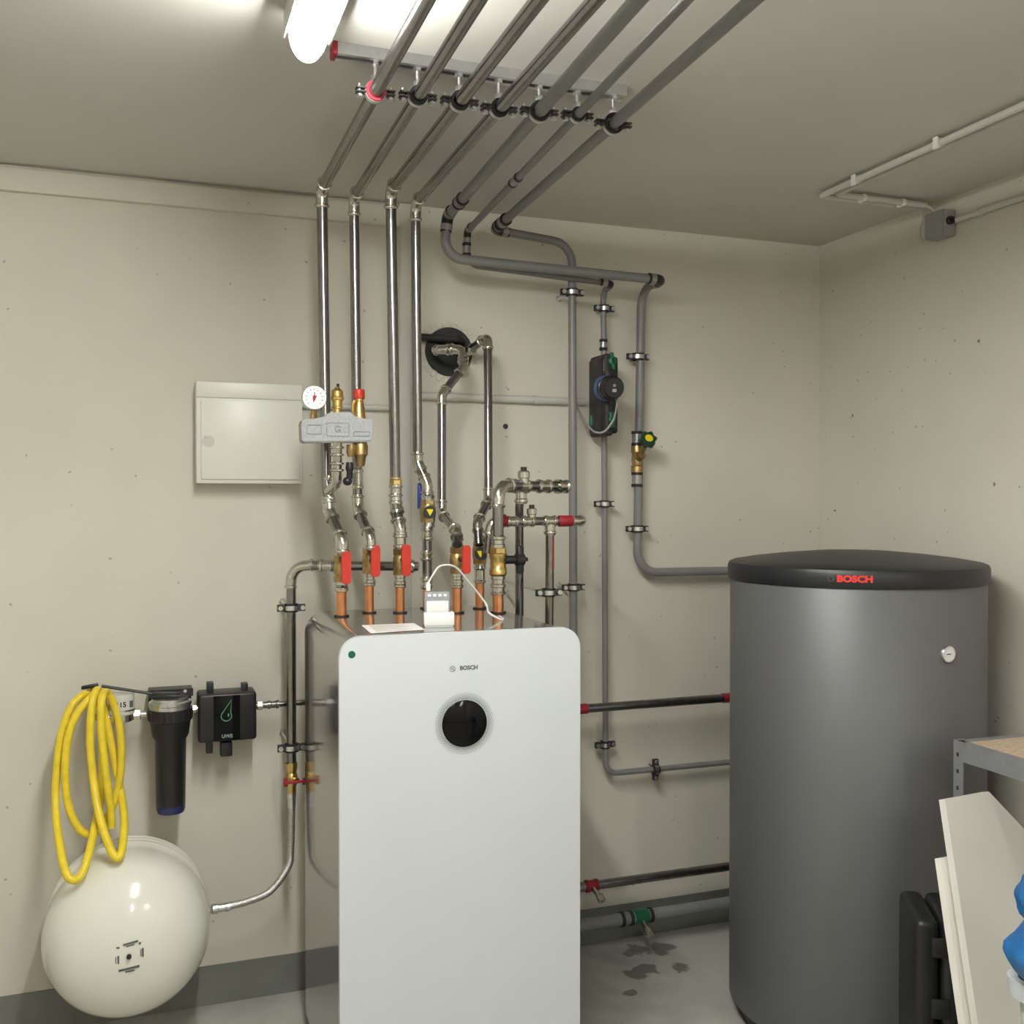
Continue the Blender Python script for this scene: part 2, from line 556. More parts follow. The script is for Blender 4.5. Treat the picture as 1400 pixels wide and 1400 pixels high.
# back wall with the round core hole for the two buried pipes
HC = P(613, 481, 0)
def wall_with_hole():
    mb = MB(); bm = mb.bm
    r, n = .078, 32
    x0, x1, z0, z1 = XL - T, XR + T, 0, H
    ring = [bm.verts.new((HC.x + r * math.cos(2 * math.pi * i / n), 0, HC.z + r * math.sin(2 * math.pi * i / n))) for i in range(n)]
    back = [bm.verts.new((v.co.x, .11, v.co.z)) for v in ring]
    q = .2
    def sq(i):
        a = 2 * math.pi * i / n; c, s_ = math.cos(a), math.sin(a); k = q / max(abs(c), abs(s_))
        return bm.verts.new((HC.x + c * k, 0, HC.z + s_ * k))
    sqr = [sq(i) for i in range(n)]
    for i in range(n):
        j = (i + 1) % n
        bm.faces.new((ring[i], ring[j], sqr[j], sqr[i]))
        bm.faces.new((ring[i], ring[j], back[j], back[i]))
    bm.faces.new(back)
    for (a0, a1, b0, b1) in ((x0, HC.x - q, z0, z1), (HC.x + q, x1, z0, z1), (HC.x - q, HC.x + q, z0, HC.z - q), (HC.x - q, HC.x + q, HC.z + q, z1)):
        bm.faces.new([bm.verts.new(v) for v in ((a0, 0, b0), (a1, 0, b0), (a1, 0, b1), (a0, 0, b1))])
    o = [bm.verts.new(v) for v in ((x0, T, z0), (x1, T, z0), (x1, T, z1), (x0, T, z1))]
    bm.faces.new(o)
    return mb
obj('wall_back', wall_with_hole(), 'wall', kind='structure')
slab('wall_right', (XR, YF - T, 0), (XR + T, 0, H), 'wall')
slab('wall_left', (XL - T, YF - T, 0), (XL, 0, H), 'wall')
slab('wall_front', (XL, YF - T, 0), (XR, YF, H), 'wall')
slab('baseboard_back', (XL, -.004, 0), (XR, 0, .118), 'base')
slab('baseboard_right', (XR - .004, YF, 0), (XR, -.004, .118), 'base')
# plaster strip under the ceiling, left part of the back wall
xj = P(547, 290, .02).x
tb = MB().box(((XL + xj) / 2, -.011, (2.374 + H - .012) / 2), (xj - XL, .022, H - .012 - 2.374), bev=.003)
obj('trim_1', tb, 'wall', kind='structure')

# vertical cable duct between the third and fourth riser
xa, xb = P(547, 600, .03).x, P(563, 600, .03).x
dd = thing('cable_duct', 'flat pale vertical wall duct running from the ceiling down behind the white unit', 'duct', ((xa + xb) / 2, 0, 0))
obj('trunk', MB().box(((xa + xb) / 2, -.013, H / 2), (xb - xa, .024, H - .004), bev=.003), 'duct', dd)
obj('cover', MB().box(((xa + xb) / 2, -.0262, H / 2), (xb - xa - .008, .003, H - .01), bev=.001), 'duct', dd)

# ------------------------------------------------------------------ ceiling lamps
def ceiling_lamp(y1, y0, label, x=.303, em='lamp'):
    t = thing('ceiling_lamp', label, 'lamp', (x, (y0 + y1) / 2, H))
    L = y1 - y0
    mb = MB().box((x, (y0 + y1) / 2, H - .0215), (.088, L - .07, .042), bev=.004)
    for s_ in (-1, 1):  # side lips added to shade the ceiling beside the diffuser
        mb.box((x + s_ * .0425, (y0 + y1) / 2, H - .046), (.003, L - .07, .014))
    obj('housing', mb, 'lampbody', t)

    def trough(secs):
        mb = MB(); bm = mb.bm
        rings = [[bm.verts.new((x + .036 * k * math.cos(R(180 * i / 14)), yy, H - .0430 - .055 * k * math.sin(R(180 * i / 14)))) for i in range(15)] for yy, k in secs]
        for a, b in zip(rings[:-1], rings[1:]):
            for i in range(14):
                bm.faces.new((a[i], a[i + 1], b[i + 1], b[i]))
            bm.faces.new((a[0], a[-1], b[-1], b[0]))
        bm.faces.new(rings[0]); bm.faces.new(rings[-1])
        return mb
    obj('diffuser', trough([(y0 + .06, 1), (y1 - .06, 1)]), em, t)
    obj('end_cover', trough([(y1 - .0595, 1.01), (y1 - .04, .97), (y1 - .02, .80), (y1 - .006, .48), (y1, .12)]), 'lampend', t)
    obj('end_cover', trough([(y0 + .0595, 1.01), (y0 + .04, .97), (y0 + .02, .80), (y0 + .006, .48), (y0, .12)]), 'lampend', t)
    return t
ceiling_lamp(-1.145, -2.645, 'lit tubular ceiling lamp with a rounded end left of the ceiling pipes')
ceiling_lamp(-3.95, -5.45, 'second tubular ceiling lamp behind the viewer, in line with the visible lamp', em='lampfar')
ceiling_lamp(-3.95, -5.45, 'added tubular ceiling lamp behind the viewer, brightening the right hand side', x=1.55, em='lampfar')  # unseen lamp, added to brighten the right wall and tank

# ------------------------------------------------------------------ mounting rail and hanging pipes
RY = -1.065
ra, rb = PZ(463, 66, H - .02), PZ(862, 125, H - .02)
rail = thing('mounting_rail', 'galvanised slotted channel rail fixed across the ceiling above the parallel pipes', 'rail', ((ra.x + rb.x) / 2, RY, H))
ry0, ry1 = RY - .019, RY + .019
prof = [(-.019, 0), (.019, 0), (.019, -.023), (.008, -.023), (.008, -.020), (.0165, -.020), (.0165, -.0025), (-.0165, -.0025), (-.0165, -.020), (-.008, -.020), (-.008, -.023), (-.019, -.023)]
obj('channel', MB().prism([(ra.x, RY + a, H - .001 + b) for a, b in prof], (rb.x - ra.x, 0, 0)), 'zinc', rail)
obj('end_cap', MB().box((ra.x - .004, RY, H - .0125), (.010, .042, .026), bev=.002), 'dred', rail, label='dull red plastic end cap')
ZP = 2.367
HP = []   # (clamp px, elbow px, radius, material, lining)
specs = [((513, 126), (440, 258), .0148, 'dsteel', 'dred'),
         ((571, 132), (484, 270), .0140, 'dsteel', 'rubber'),
         ((628, 139), (534, 260), .0148, 'dsteel', 'rubber'),
         ((682, 149), (568, 278), .0140, 'dsteel', 'rubber'),
         ((737, 153), (612, 295), .0165, 'grey', 'rubber'),
         ((789, 158), (640, 316), .0100, 'grey', 'rubber'),
         ((838, 170), (676, 314), .0170, 'grey', 'rubber')]
for (c, e, r, m, ln) in specs:
    zz = ZP
    cp = P(c[0], c[1], -RY)
    ep = PZ(e[0], e[1], cp.z) if c[0] != 789 else P(639, 316, .13)
    HP.append((cp, ep, r, m, ln))
ordn = ['first', 'second', 'third', 'fourth', 'fifth', 'sixth', 'seventh']


def far(i):
    cp, ep = HP[i][0], HP[i][1]
    d = (cp - ep)
    if i != 5: d.z = 0
    k = (-3.75 - ep.y) / d.y
    q = ep + d * k
    return [Vector((q.x, q.y, H)), q]       # rises into the ceiling behind the viewer


for i, (cp, ep, r, m, ln) in enumerate(HP):
    d = (cp - ep).normalized()
    cl = 'split clamp holding the %s ceiling pipe from the left under the slotted rail' % ordn[i]
    if i == 0: cl = 'split clamp with a red lining holding the leftmost ceiling pipe under the rail'
    clamp(cp, d, r, (cp.x, cp.y, H - .021), cl, 'pipe clamps hanging from the ceiling rail', lining=ln)


def Q(*a):
    return [P(*t) for t in a]


# --- riser A
A = HP[0]
wA = -A[1].y
rA = run('heating_pipe', 'leftmost steel pipe dropping from the ceiling past the pressure gauge to a red lever valve', far(0) + [A[1]] + Q((446, 655, wA), (451, 700, wA + .02), (468, 740, .48), (468, 760, .48)), .0148, 'steel', ['e', 'e', 's', 'e.03', 'e.02'], .03)
coupling('coupling', rA, P(449, 668, wA), Z3, .0135, L=.07)
coupling('coupling', rA, P(450, 690, wA + .01), Z3, .0135, L=.05)
B = HP[1]; wB = -B[1].y
rB = run('heating_pipe', 'second steel pipe from the left, dropping behind the red capped safety valve', far(1) + [B[1]] + Q((489, 695, wB), (506, 735, .42), (506, 752, .42)), .0140, 'steel', ['e', 'e', 'e.03', 'e.02'], .03)
coupling('coupling', rB, P(489, 655, wB), Z3, .0125, L=.06)
Cc = HP[2]; wC = -Cc[1].y
rC = run('heating_pipe', 'third steel riser from the left, with a brass nut, just left of the cable duct', far(2) + [Cc[1]] + Q((541, 690, wC), (547, 722, .44), (547, 748, .44)), .0148, 'steel', ['e', 'e', 'e.03', 'e.02'], .03)
mb = MB()
mb.hexn(P(541, 661, wC), Z3, .018, .02); mb.lathe(P(541, 655, wC), Z3, [(0, .0175), (.004, .0175)], 18)
obj('union_nut', mb, 'brass', rC, label='brass union nut')
coupling('coupling', rC, P(541, 676, wC), Z3, .0140, L=.06)
coupling('coupling', rC, P(543, 704, wC), Z3, .0140, L=.05)
coupling('coupling', rC, P(547, 738, .44), Z3, .0140, L=.05)
D = HP[3]; wD = -D[1].y
rD = run('heating_pipe', 'fourth steel riser from the left, right of the cable duct, above a yellow triangle valve', far(3) + [D[1]] + Q((571, 632, wD), (584, 662, .34), (584, 804, .36)), .0140, 'steel', ['e', 'e', 'e.03', 'e.03'], .03)
coupling('coupling', rD, P(584, 730, .35), Z3, .0135, L=.04)
coupling('coupling', rD, P(583, 760, .355), Z3, .0135, L=.03)
coupling('coupling', rD, P(583, 797, .36), Z3, .0135, L=.035)
obj('lever', MB().box(P(574, 678, .30), (.012, .02, .075), bev=.004), 'blue', rD, label='dark blue lever behind the pipe')

# --- grey run 5: ceiling, down, along the wall as manifold, elbow and down to the tank
E = HP[4]; wE = -E[1].y
p5 = far(4) + [E[1], P(606, 352, wE), P(905, 383, wE)]
r5 = run('water_pipe', 'fifth ceiling pipe, grey, sweeping along the wall, then down through the green handled valve', p5 + [Vector((p5[-1].x, -.055, p5[-1].z)), P(871, 783, .055), Vector((2.03, -.055, P(940, 782, .055).z)), Vector((2.03, -.37, P(940, 782, .055).z))], .0150, 'grey', ['g.03', 'g.02', 'b.09', 'g.022', 'b.07', 'b.075', 'b.06'], .03)
grey_coupling(r5, E[1] + (E[0] - E[1]).normalized() * .16, E[0] - E[1], .0150)
grey_coupling(r5, P(871, 600, .055), Z3, .0150, .05)
grey_coupling(r5, P(871, 656, .055), Z3, .0150, .05)
# --- grey run 6
w6 = .13
G = HP[5]
p6e = HP[5][1].copy()
q6 = P(836, 388, w6)
r6 = run('water_pipe', 'thin grey pipe, sixth on the ceiling, leading down to the black pump', far(5) + [p6e, P(639, 362, w6), q6, Vector((q6.x + .004, -.055, q6.z - .01)), P(826, 488, .055)], .0098, 'grey', ['g.02', 'g.015', 'b.04', 'g.012', 'b.045'], .03)
dd6 = (HP[5][0] - p6e).normalized()
grey_coupling(r6, p6e + (HP[5][0] - p6e) * ((PZ(706, 247, (HP[5][0].z + p6e.z) / 2) - p6e).length / (HP[5][0] - p6e).length), HP[5][0] - p6e, .0098, .06)
grey_coupling(r6, P(638, 342, w6), Z3, .0105, .04)
grey_coupling(r6, P(825, 472, .055), Z3, .0105, .035)
run('water_pipe', 'thin grey pipe from the bottom of the black pump, turning right low on the wall', Q((826, 594, .055), (828, 1058, .055)) + [Vector((2.05, -.055, P(900, 1052, .055).z)), Vector((2.05, -.372, P(900, 1052, .055).z))], .0098, 'grey', ['b.04', 'b.05'], cat='pipe')
# --- grey run 7
K = HP[6]; w7 = max(.07, -K[1].y)
K1 = Vector((K[1].x, -w7, K[1].z))
r7 = run('water_pipe', 'rightmost grey ceiling pipe, bending and dropping straight down behind the white unit', far(6) + [K1] + Q((782, 334, w7), (784, 905, w7 + .01)) + [Vector((P(784, 905, w7).x, -w7 - .01, .002))], .0135, 'grey', ['g.03', 'g.02', 'b.07', 's'], .03)
grey_coupling(r7, K1 + (K[0] - K1).normalized() * .10, K[0] - K1, .0150)
grey_coupling(r7, K1 + (K[0] - K1).normalized() * .05, K[0] - K1, .0150, .03)

# wall clamps on the grey pipes
WC = [((782, 400), w7, .0135, 'wall clamp on the grey vertical pipe just under the grey manifold'),
      ((784, 803), w7 + .01, .0135, 'wall clamp on the grey vertical pipe beside the corner of the white unit'),
      ((826, 422), .055, .0098, 'small wall clamp above the black pump'),
      ((826, 689), .055, .0098, 'small wall clamp on the thin pipe halfway below the black pump'),
      ((827, 1018), .055, .0098, 'small wall clamp just above the bend of the thin pipe'),
      ((872, 488), .055, .0150, 'wall clamp right of the black pump, above the green handled valve'),
      ((871, 723), .055, .0150, 'wall clamp below the green handled valve, above the bend to the tank')]
for (c, w, r, l) in WC:
    p = P(c[0], c[1], w)
    clamp(p, Z3, r, (p.x, 0, p.z), l, 'wall clamps on the grey pipes')
p = P(896, 1052, .055)
clamp(p, X3, .0098, (p.x, 0, p.z), 'small wall clamp on the low horizontal thin pipe left of the tank', 'wall clamps on the grey pipes')

# --- run E and F out of the wall hole
we = .42
HCy = P(613, 481, 0)
rE = run('heating_pipe', 'steel pipe leaving the wall hole and zigzagging down to the rightmost red lever valve', [Vector((P(612, 480, .13).x, .08, HCy.z + .005)), P(600, 478, .11), P(632, 478, .15)] + Q((633, 503, .18), (604, 540, .22), (604, 702, .26), (624, 726, .46), (625, 745, .50)), .0130, 'steel', ['e.02', 'e.02', 'e.02', 'e.025', 'e.025', 'e.02'], .03)
rF = run('heating_pipe', 'steel pipe leaving the wall hole on the right and dropping beside the zigzag pipe', [Vector((P(640, 478, .05).x, .06, P(640, 478, .05).z)), P(641, 480, .06)] + Q((667, 460, .17), (668, 684, .26), (653, 714, .38), (655, 745, .41)), .0130, 'steel', ['e.015', 'e.02', 'e.03', 'e.025'], .03)
ins = thing('wall_sleeve', 'black foam sleeve and cover filling the round hole in the back wall', 'sleeve', (HC.x, 0, HC.z))
obj('foam_ring', MB().ringband((HC.x, .0, HC.z), Y3, .050, .077, .03, 32), 'rubber', ins)
obj('foam_plug', MB().lathe((HC.x, .05, HC.z), Y3, [(0, .077), (.05, .077)], 32), 'rubber', ins)
q0 = P(578, 461, .035); q1 = P(633, 464, .045)
run('black_pipe', 'short black horizontal pipe joining the top of the wall hole from the left', [P(566, 460, .035), q0, q1, Vector((q1.x + .02, .05, q1.z - .012))], .0115, 'rubber', ['s', 'b.025'], cat='pipe')
# ragged chipped plaster ring round the hole
mb = MB(); rnd = random.Random(3)
for i in range(26):
    a = 2 * math.pi * i / 26
    rr_ = .086 + rnd.random() * .012
    mb.box((HC.x + rr_ * math.cos(a), -.0015, HC.z + rr_ * math.sin(a)), (.012 + rnd.random() * .014, .004, .010 + rnd.random() * .008), Matrix.Rotation(-a + rnd.random(), 3, 'Y'), bev=.0012, seg=1)
obj('mortar', mb, 'wall', ins, label='ragged mortar around the hole')

# ------------------------------------------------------------------ the white unit (heat pump tower)
BX0, BX1, BY0, BY1, BZ = .423, 1.023, -.28, -.828, 1.2
bo = thing('boiler', 'tall white and grey glossy heating unit with a round black display on its front', 'boiler', ((BX0 + BX1) / 2, (BY0 + BY1) / 2, 0))
bc = Vector(((BX0 + BX1) / 2, 0, (BZ + .02) / 2))
rp = rrect(.586, BZ - .02, .06, 10)
obj('casing', MB().prism([(bc.x + a, BY0, bc.z + b) for a, b in rp], (0, BY1 - BY0, 0)), 'casing', bo, angle=25)
rp = rrect(.592, BZ - .028, .058, 10)
obj('front_frame', MB().prism([(bc.x + a, BY1, bc.z + b) for a, b in rp], (0, -.008, 0)), 'edge', bo, angle=25)
rp = rrect(.6, BZ - .02, .052, 10)
fp = MB().prism([(bc.x + a, BY1 - .008, bc.z + b) for a, b in rp], (0, -.016, 0))
ed = [e for e in fp.bm.edges if abs(e.verts[0].co.y - (BY1 - .024)) < 1e-4 and abs(e.verts[1].co.y - (BY1 - .024)) < 1e-4]
bmesh.ops.bevel(fp.bm, geom=ed, offset=.003, segments=2, affect='EDGES')
pan = obj('front_panel', fp, 'glasswhite', bo, angle=25)
FY = -(BY1 - .024)          # distance of the panel face from the wall
dc = P(635, 989, FY)
obj('display', MB().lathe(dc + Y3 * .0005, -Y3, [(0, .056), (.0025, .056), (.0035, .0545)], 48), 'screen', bo)
mb = MB()
for ring in range(6):
    rr_ = .0590 + ring * .0027
    n = 84
    for k in range(n):
        a = 2 * math.pi * (k + .5 * (ring % 2)) / n
        s_ = .0016 * (1 - ring * .07)
        c = dc + Vector((math.cos(a) * rr_, -.0008, math.sin(a) * rr_))
        mb.bm.faces.new([mb.bm.verts.new(c + Vector((math.cos(t) * s_, 0, math.sin(t) * s_))) for t in (0, math.pi / 2, math.pi, 3 * math.pi / 2)])
o = obj('dot_halo', mb, 'print', bo, label='ring of tiny grey dots around the display')
o['kind'] = 'stuff'
lc = P(641, 913, FY)
obj('brand_lettering', place(text_mb('BOSCH', .0098, .0004, .0006), lc + Vector((0, -.0003, 0)), -Y3), 'print', bo)
mb = MB(); lo = P(618.5, 914.5, FY)
mb.ringband(lo + Y3 * -.0003, Y3, .0062, .0072, .0006, 24)
for s in (-1, 1):
    mb.box(lo + Vector((s * .0026, -.0003, 0)), (.001, .0006, .0095))
mb.box(lo + Vector((0, -.0003, 0)), (.005, .0006, .001))
obj('round_emblem', mb, 'print', bo)
obj('green_dot', MB().lathe(P(481, 895, FY) + Y3 * .0003, -Y3, [(0, .0085), (.0008, .0085)], 24), 'darkgreendot', bo)
st = P(776, 870, FY - .0005)
mb = MB()
rot = Matrix.Rotation(R(-28), 3, 'Y')
for (dx, dz, sx, sz) in ((0, .009, .010, .0012), (0, -.009, .010, .0012), (.005, 0, .0012, .019), (-.005, 0, .0012, .019)):
    v = rot @ Vector((dx, 0, dz))
    mb.box(st + v, (sx, .0006, sz), rot)
obj('corner_mark', mb, 'printteal', bo, label='thin green rectangle outline at the top right corner')
# copper stubs rising from the top
stubs = [((467, 843), .0135), ((505, 838), .0125), ((547, 838), .0125), ((584, 832), .0130), ((625, 838), .0130), ((656, 832), .0130), ((681, 838), .0155)]
SP = []
ztop = [P(468, 806, .48).z, P(506, 800, .42).z, P(547, 802, .44).z, P(584, 804, .36).z, P(625, 803, .50).z, P(655, 796, .41).z, P(681, 812, .53).z]
for ((a, b), r), zt in zip(stubs, ztop):
    p = PZ(a, b, BZ)
    SP.append(p)
    s = obj('copper_stub', MB().lathe((p.x, p.y, BZ - .03), Z3, [(0, r), (zt - BZ + .03, r)], 20), 'copper', bo)
    gap = {0: .063, 1: .063, 2: .063, 4: .063, 5: .052, 6: .073}.get(len(SP) - 1)
    if gap:
        pyc = {0: 777, 1: 766, 2: 768, 4: 766, 5: 756, 6: 768}[len(SP) - 1]
        zv = P(a, pyc, -p.y).z - gap + .004
        if zv > zt - .006:
            L = max(zv - zt + .010, .014)
            mbs = MB().lathe((p.x, p.y, zt - .006), Z3, [(0, r * 1.14), (.002, r * 1.36), (.008, r * 1.40), (.010, r * 1.16), (L, r * 1.16)], 18)
            obj('press_sleeve', mbs, 'fit', s)
    obj('grommet', MB().ringband((p.x, p.y, BZ + .0015), Z3, r, r + .007, .004), 'rubber', s)
q = [PZ(a, b, BZ + .0012) for a, b in ((494, 855), (566, 852), (581, 861), (507, 866))]
pp = obj('paper_sheet', MB().prism(q, (0, 0, .0004)), 'paper', label='white printed paper lying flat on top of the white unit', cat='paper')
WLp = pp
mb = MB()
u = (q[1] - q[0]); v = (q[3] - q[0])
for k in range(7):
    f = .12 + k * .12
    a = q[0] + v * f + u * .12
    mb.prism([a + Z3 * .0006, a + u * (.5 + .2 * ((k * 37) % 3) / 2) + Z3 * .0006, a + u * .6 + v * .03 + Z3 * .0006, a + v * .03 + Z3 * .0006], (0, 0, .0002))
o = obj('printed_lines', mb, mat('faint_print', (.5, .42, .42), .6, 0, 0), pp)
# little wireless gateway on top with its white cable
g0 = PZ(600, 856, BZ)
gw = thing('wireless_gateway', 'small white plug box with a grey top standing on the white unit', 'gateway', (g0.x, g0.y, BZ))
rz = Matrix.Rotation(R(-12), 3, 'Z')
obj('lower_shell', MB().box(g0 + Vector((0, 0, .019)), (.076, .034, .034), rz, .004), 'white', gw)
obj('foot', MB().box(g0 + Vector((0, 0, .0015)), (.070, .030, .003), rz), 'bin', gw)
obj('upper_shell', MB().box(g0 + Vector((-.004, .002, .060)), (.064, .026, .052), rz, .004), 'castdark', gw)
obj('label_plate', MB().box(g0 + rz @ Vector((-.004, -.0135, .050)), (.054, .003, .028), rz, .001), 'white', gw)
mb = MB()
for k in range(4):
    mb.box(g0 + rz @ Vector((-.024 + k * .013, -.0125, .078)), (.008, .002, .006), rz)
obj('indicator_mark', mb, 'dial', gw)
top = g0 + Vector((-.026, .004, .088))
obj('plug', MB().lathe(top, Z3, [(0, .006), (.016, .006), (.022, .003)], 12), 'white', gw)
cpts = [top + Z3 * .02] + Q((592, 786, .66), (602, 774, .64), (622, 775, .62), (642, 797, .60), (664, 825, .585))
e_ = PZ(685, 847, BZ + .003)
cpts += [e_ + Vector((-.03, .01, .018)), e_, e_ + Vector((.012, .02, 0)), e_ + Vector((.02, .07, .0))]
obj('power_cable', MB().tube(catmull(cpts, 8), .0026, 8), 'white', label='thin white cable arching over the copper pipes from the small box', cat='cable')

# ------------------------------------------------------------------ valves on the risers
def ball_valve(p, r, label, handle_px, hw=.028, hh=.086, hm='red', top_c=None, bot=None):
    t = thing('ball_valve', label, 'valve', p - Z3 * .04, 'red lever ball valves above the white unit')
    mb = MB()
    mb.hexn(p + Z3 * .028, Z3, r * 1.55, .018); mb.hexn(p - Z3 * .028, Z3, r * 1.55, .018)
    mb.lathe(p - Z3 * .022, Z3, [(0, r * 1.2), (.008, r * 1.5), (.022, r * 1.62), (.036, r * 1.5), (.044, r * 1.2)], 16)
    obj('body', mb, 'dbrass', t)
    for s_ in (1, -1):
        obj('press_end', MB().lathe(p + Z3 * .036 * s_, Z3 * s_, [(0, r * 1.3), (.008, r * 1.3), (.009, r * 1.16), (.017, r * 1.16), (.019, r * 1.38), (.025, r * 1.38), (.027, r * 1.1)], 18), 'fit', t)
    w = -p.y + r * 1.6 + .034
    hp = P(handle_px[0], handle_px[1], w)
    obj('spindle', MB().cyl(Vector((p.x + .003, p.y - r, hp.z)), hp + Vector((-.004, .004, 0)), .0075, 12), 'black', t)
    pr = rrect(hw, hh, .0085, 5)
    mb = MB().prism([(hp.x + a * (1 - .12 * abs(b) / hh * 2), hp.y, hp.z + b) for a, b in pr], (0, -.009, 0))
    ed = mb.bm.edges[:]
    bmesh.ops.bevel(mb.bm, geom=ed, offset=.0018, segments=2, affect='EDGES')
    obj('lever', mb, hm, t)
    return t


def at_stub(i, py):
    q = SP[i]
    d = -q.y
    # height from the pixel row at the stub's own distance
    return Vector((q.x, q.y, P(stubs[i][0][0], py, d).z))


ball_valve(at_stub(0, 777), .0135, 'red lever ball valve, leftmost of the four above the white unit', (473, 776))
ball_valve(at_stub(1, 766), .0125, 'red lever ball valve, second from the left above the white unit', (513, 767))
ball_valve(at_stub(2, 768), .0125, 'red lever ball valve, third from the left above the white unit', (555, 766))
ball_valve(at_stub(4, 766), .0130, 'red lever ball valve, rightmost of the four, right of the small plug box', (637, 765), hw=.026, hh=.078)


def triangle_valve(p, r, label, cap_px):
    t = thing('balancing_valve', label, 'valve', p - Z3 * .03)
    mb = MB()
    mb.hexn(p + Z3 * .024, Z3, r * 1.5, .016); mb.hexn(p - Z3 * .024, Z3, r * 1.5, .016)
    mb.lathe(p - Z3 * .022, Z3, [(0, r * 1.3), (.010, r * 1.6), (.034, r * 1.6), (.044, r * 1.3)], 16)
    obj('body', mb, 'dbrass', t)
    for s_ in (1, -1):
        obj('press_end', MB().lathe(p + Z3 * .03 * s_, Z3 * s_, [(0, r * 1.3), (.008, r * 1.3), (.014, r * 1.4), (.018, r * 1.14), (.022, r * 1.1)], 18), 'fit', t)
    c = P(cap_px[0], cap_px[1], -p.y + r * 1.6 + .012)
    base = Vector((p.x, p.y - r * .8, c.z))
    cap = obj('cap', MB().lathe(base, c - base, [(0, .013), ((c - base).length - .006, .013), ((c - base).length - .005, .0185), ((c - base).length, .0175)], 12), 'black', t)
    n = (c - base).normalized()
    x = Z3.cross(-n).normalized() * -1
    tri = [c + n * .0003 + X3 * (s * .011) + Z3 * .008 for s in (-1, 1)] + [c + n * .0003 - Z3 * .011]
    obj('yellow_triangle', MB().prism(tri, n * .0008), 'yellow', cap)
    return t


vd = Vector((P(585, 700, .345).x, -.345, P(585, 699, .345).z))
triangle_valve(vd, .0145, 'brass valve with a yellow triangle on the fourth pipe right of the cable duct', (588, 700))
triangle_valve(at_stub(5, 756), .0135, 'dark valve with a yellow triangle between the red lever and the wide brass valve', (657, 757))
# adaptors joining risers to the stubs behind the gateway and beside
s4 = at_stub(5, 784)

# --- run G: wide brass isolating valve with black handle
t = thing('isolating_valve', 'wide brass valve with a black handle to its right, on the thickest copper stub', 'valve', at_stub(6, 800))
pv = at_stub(6, 768)
mb = MB()
mb.hexn(pv + Z3 * .030, Z3, .0235, .018)
mb.lathe(pv - Z3 * .04, Z3, [(0, .020), (.006, .0245), (.020, .0245), (.024, .022), (.046, .022), (.052, .0255), (.062, .0255), (.066, .020)], 20)
obj('body', mb, 'brass', t)
for s_ in (1, -1):
    obj('press_end', MB().lathe(pv + Z3 * .039 * s_, Z3 * s_, [(0, .020), (.009, .020), (.011, .0175), (.021, .0175), (.024, .0215), (.031, .0215), (.034, .0165)], 20), 'fit', t)
hb = P(709, 765, .50)
obj('spindle', MB().cyl(Vector((pv.x, pv.y, hb.z)), hb, .012, 14), 'black', t)
mb = MB().box(hb + X3 * .004, (.020, .022, .078), None, .006)
mb.lathe(hb - X3 * .012, X3, [(0, .012), (.004, .018), (.026, .018), (.03, .012)], 14)
mb.cyl(hb + X3 * .014, hb + X3 * .026, .006, 8)
obj('handle', mb, 'black', t)
g1 = Vector((pv.x, pv.y, P(681, 745, -pv.y).z))
gA = P(681, 664, -pv.y); gA = Vector((pv.x, pv.y, gA.z))
gB = Vector((P(712, 663, .43).x, -.43, gA.z)); gC = Vector((P(768, 663, .38).x, -.38, gA.z))
rG = run('heating_pipe', 'wide steel pipe rising from the large brass valve and turning right to a capped end', [g1, gA, gB, gC], .0155, 'steel', ['e.04', 's'], .03)
dG = (gC - gB).normalized()
coupling('coupling', rG, gB, dG, .0155, L=.06)
coupling('coupling', rG, gB.lerp(gC, .55), dG, .0155, L=.05)
obj('end_cap', MB().lathe(gC - dG * .02, dG, [(0, .0215), (.012, .0215), (.013, .018), (.030, .018), (.034, .0215), (.042, .0195), (.05, .008)], 18), 'fit', rG)
vt = P(716, 663, .43); vt.z = gA.z
mb = MB().lathe(vt, Z3, [(0, .014), (.022, .014), (.024, .0175), (.040, .0175), (.044, .014)], 16)
v_ = obj('air_vent', mb, 'fit', rG)
obj('vent_cap', MB().lathe(vt + Z3 * .044, Z3, [(0, .009), (.011, .009)], 12), 'black', v_)
# branch down behind the unit
gx = P(710, 700, .39)
run('heating_pipe', 'dark vertical steel pipe dropping from the capped top pipe behind the black handle', [Vector((gx.x, -.405, gA.z - .012)), Vector((gx.x, -.39, gA.z - .06)), Vector((gx.x + .012, -.36, ZR)), Vector((gx.x + .012, -.165, ZR))], .0125, 'steel', ['s', 'b.04'], .03)
mb = MB(); collar(mb, Vector((gx.x, -.405, gA.z - .016)), -Z3, .0145, 1.6)
bpy_c = obj('tee_collar', mb, 'fit', rG)
# --- run H: red sleeved branch
wh = .445
h0 = P(672, 713, wh); h1 = P(797, 709, wh); h1.z = h0.z
rH = run('heating_pipe', 'lower horizontal steel pipe with red sleeves and a black topped vent, crossing the grey pipe', [h0 - Z3 * .09 + Vector((-.012, 0, 0)), h0, h1, h1 + Vector((.012, .09, 0))], .0125, 'steel', ['e.02', 'e.02'], .03)
obj('red_sleeve', MB().lathe(P(676, 712, wh), h1 - h0, [(0, .019), (.03, .019), (.034, .0165)], 18), 'dred', rH, label='dark red sleeve')
c = P(774, 709, wh); c.z = h0.z
obj('red_sleeve', MB().lathe(c - X3 * .024, X3, [(0, .0155), (.002, .0165), (.046, .0165), (.048, .0155)], 18), 'dred', rH, label='dark red sleeve')
for a in (700, 722, 752):
    c = P(a, 709, wh); c.z = h0.z
    coupling('coupling', rH, c, X3, .0125, L=.04)
vt = P(727, 709, wh); vt.z = h0.z
v_ = obj('air_vent', MB().lathe(vt, Z3, [(0, .012), (.018, .012), (.020, .0145), (.034, .0145), (.037, .012)], 16), 'fit', rH)
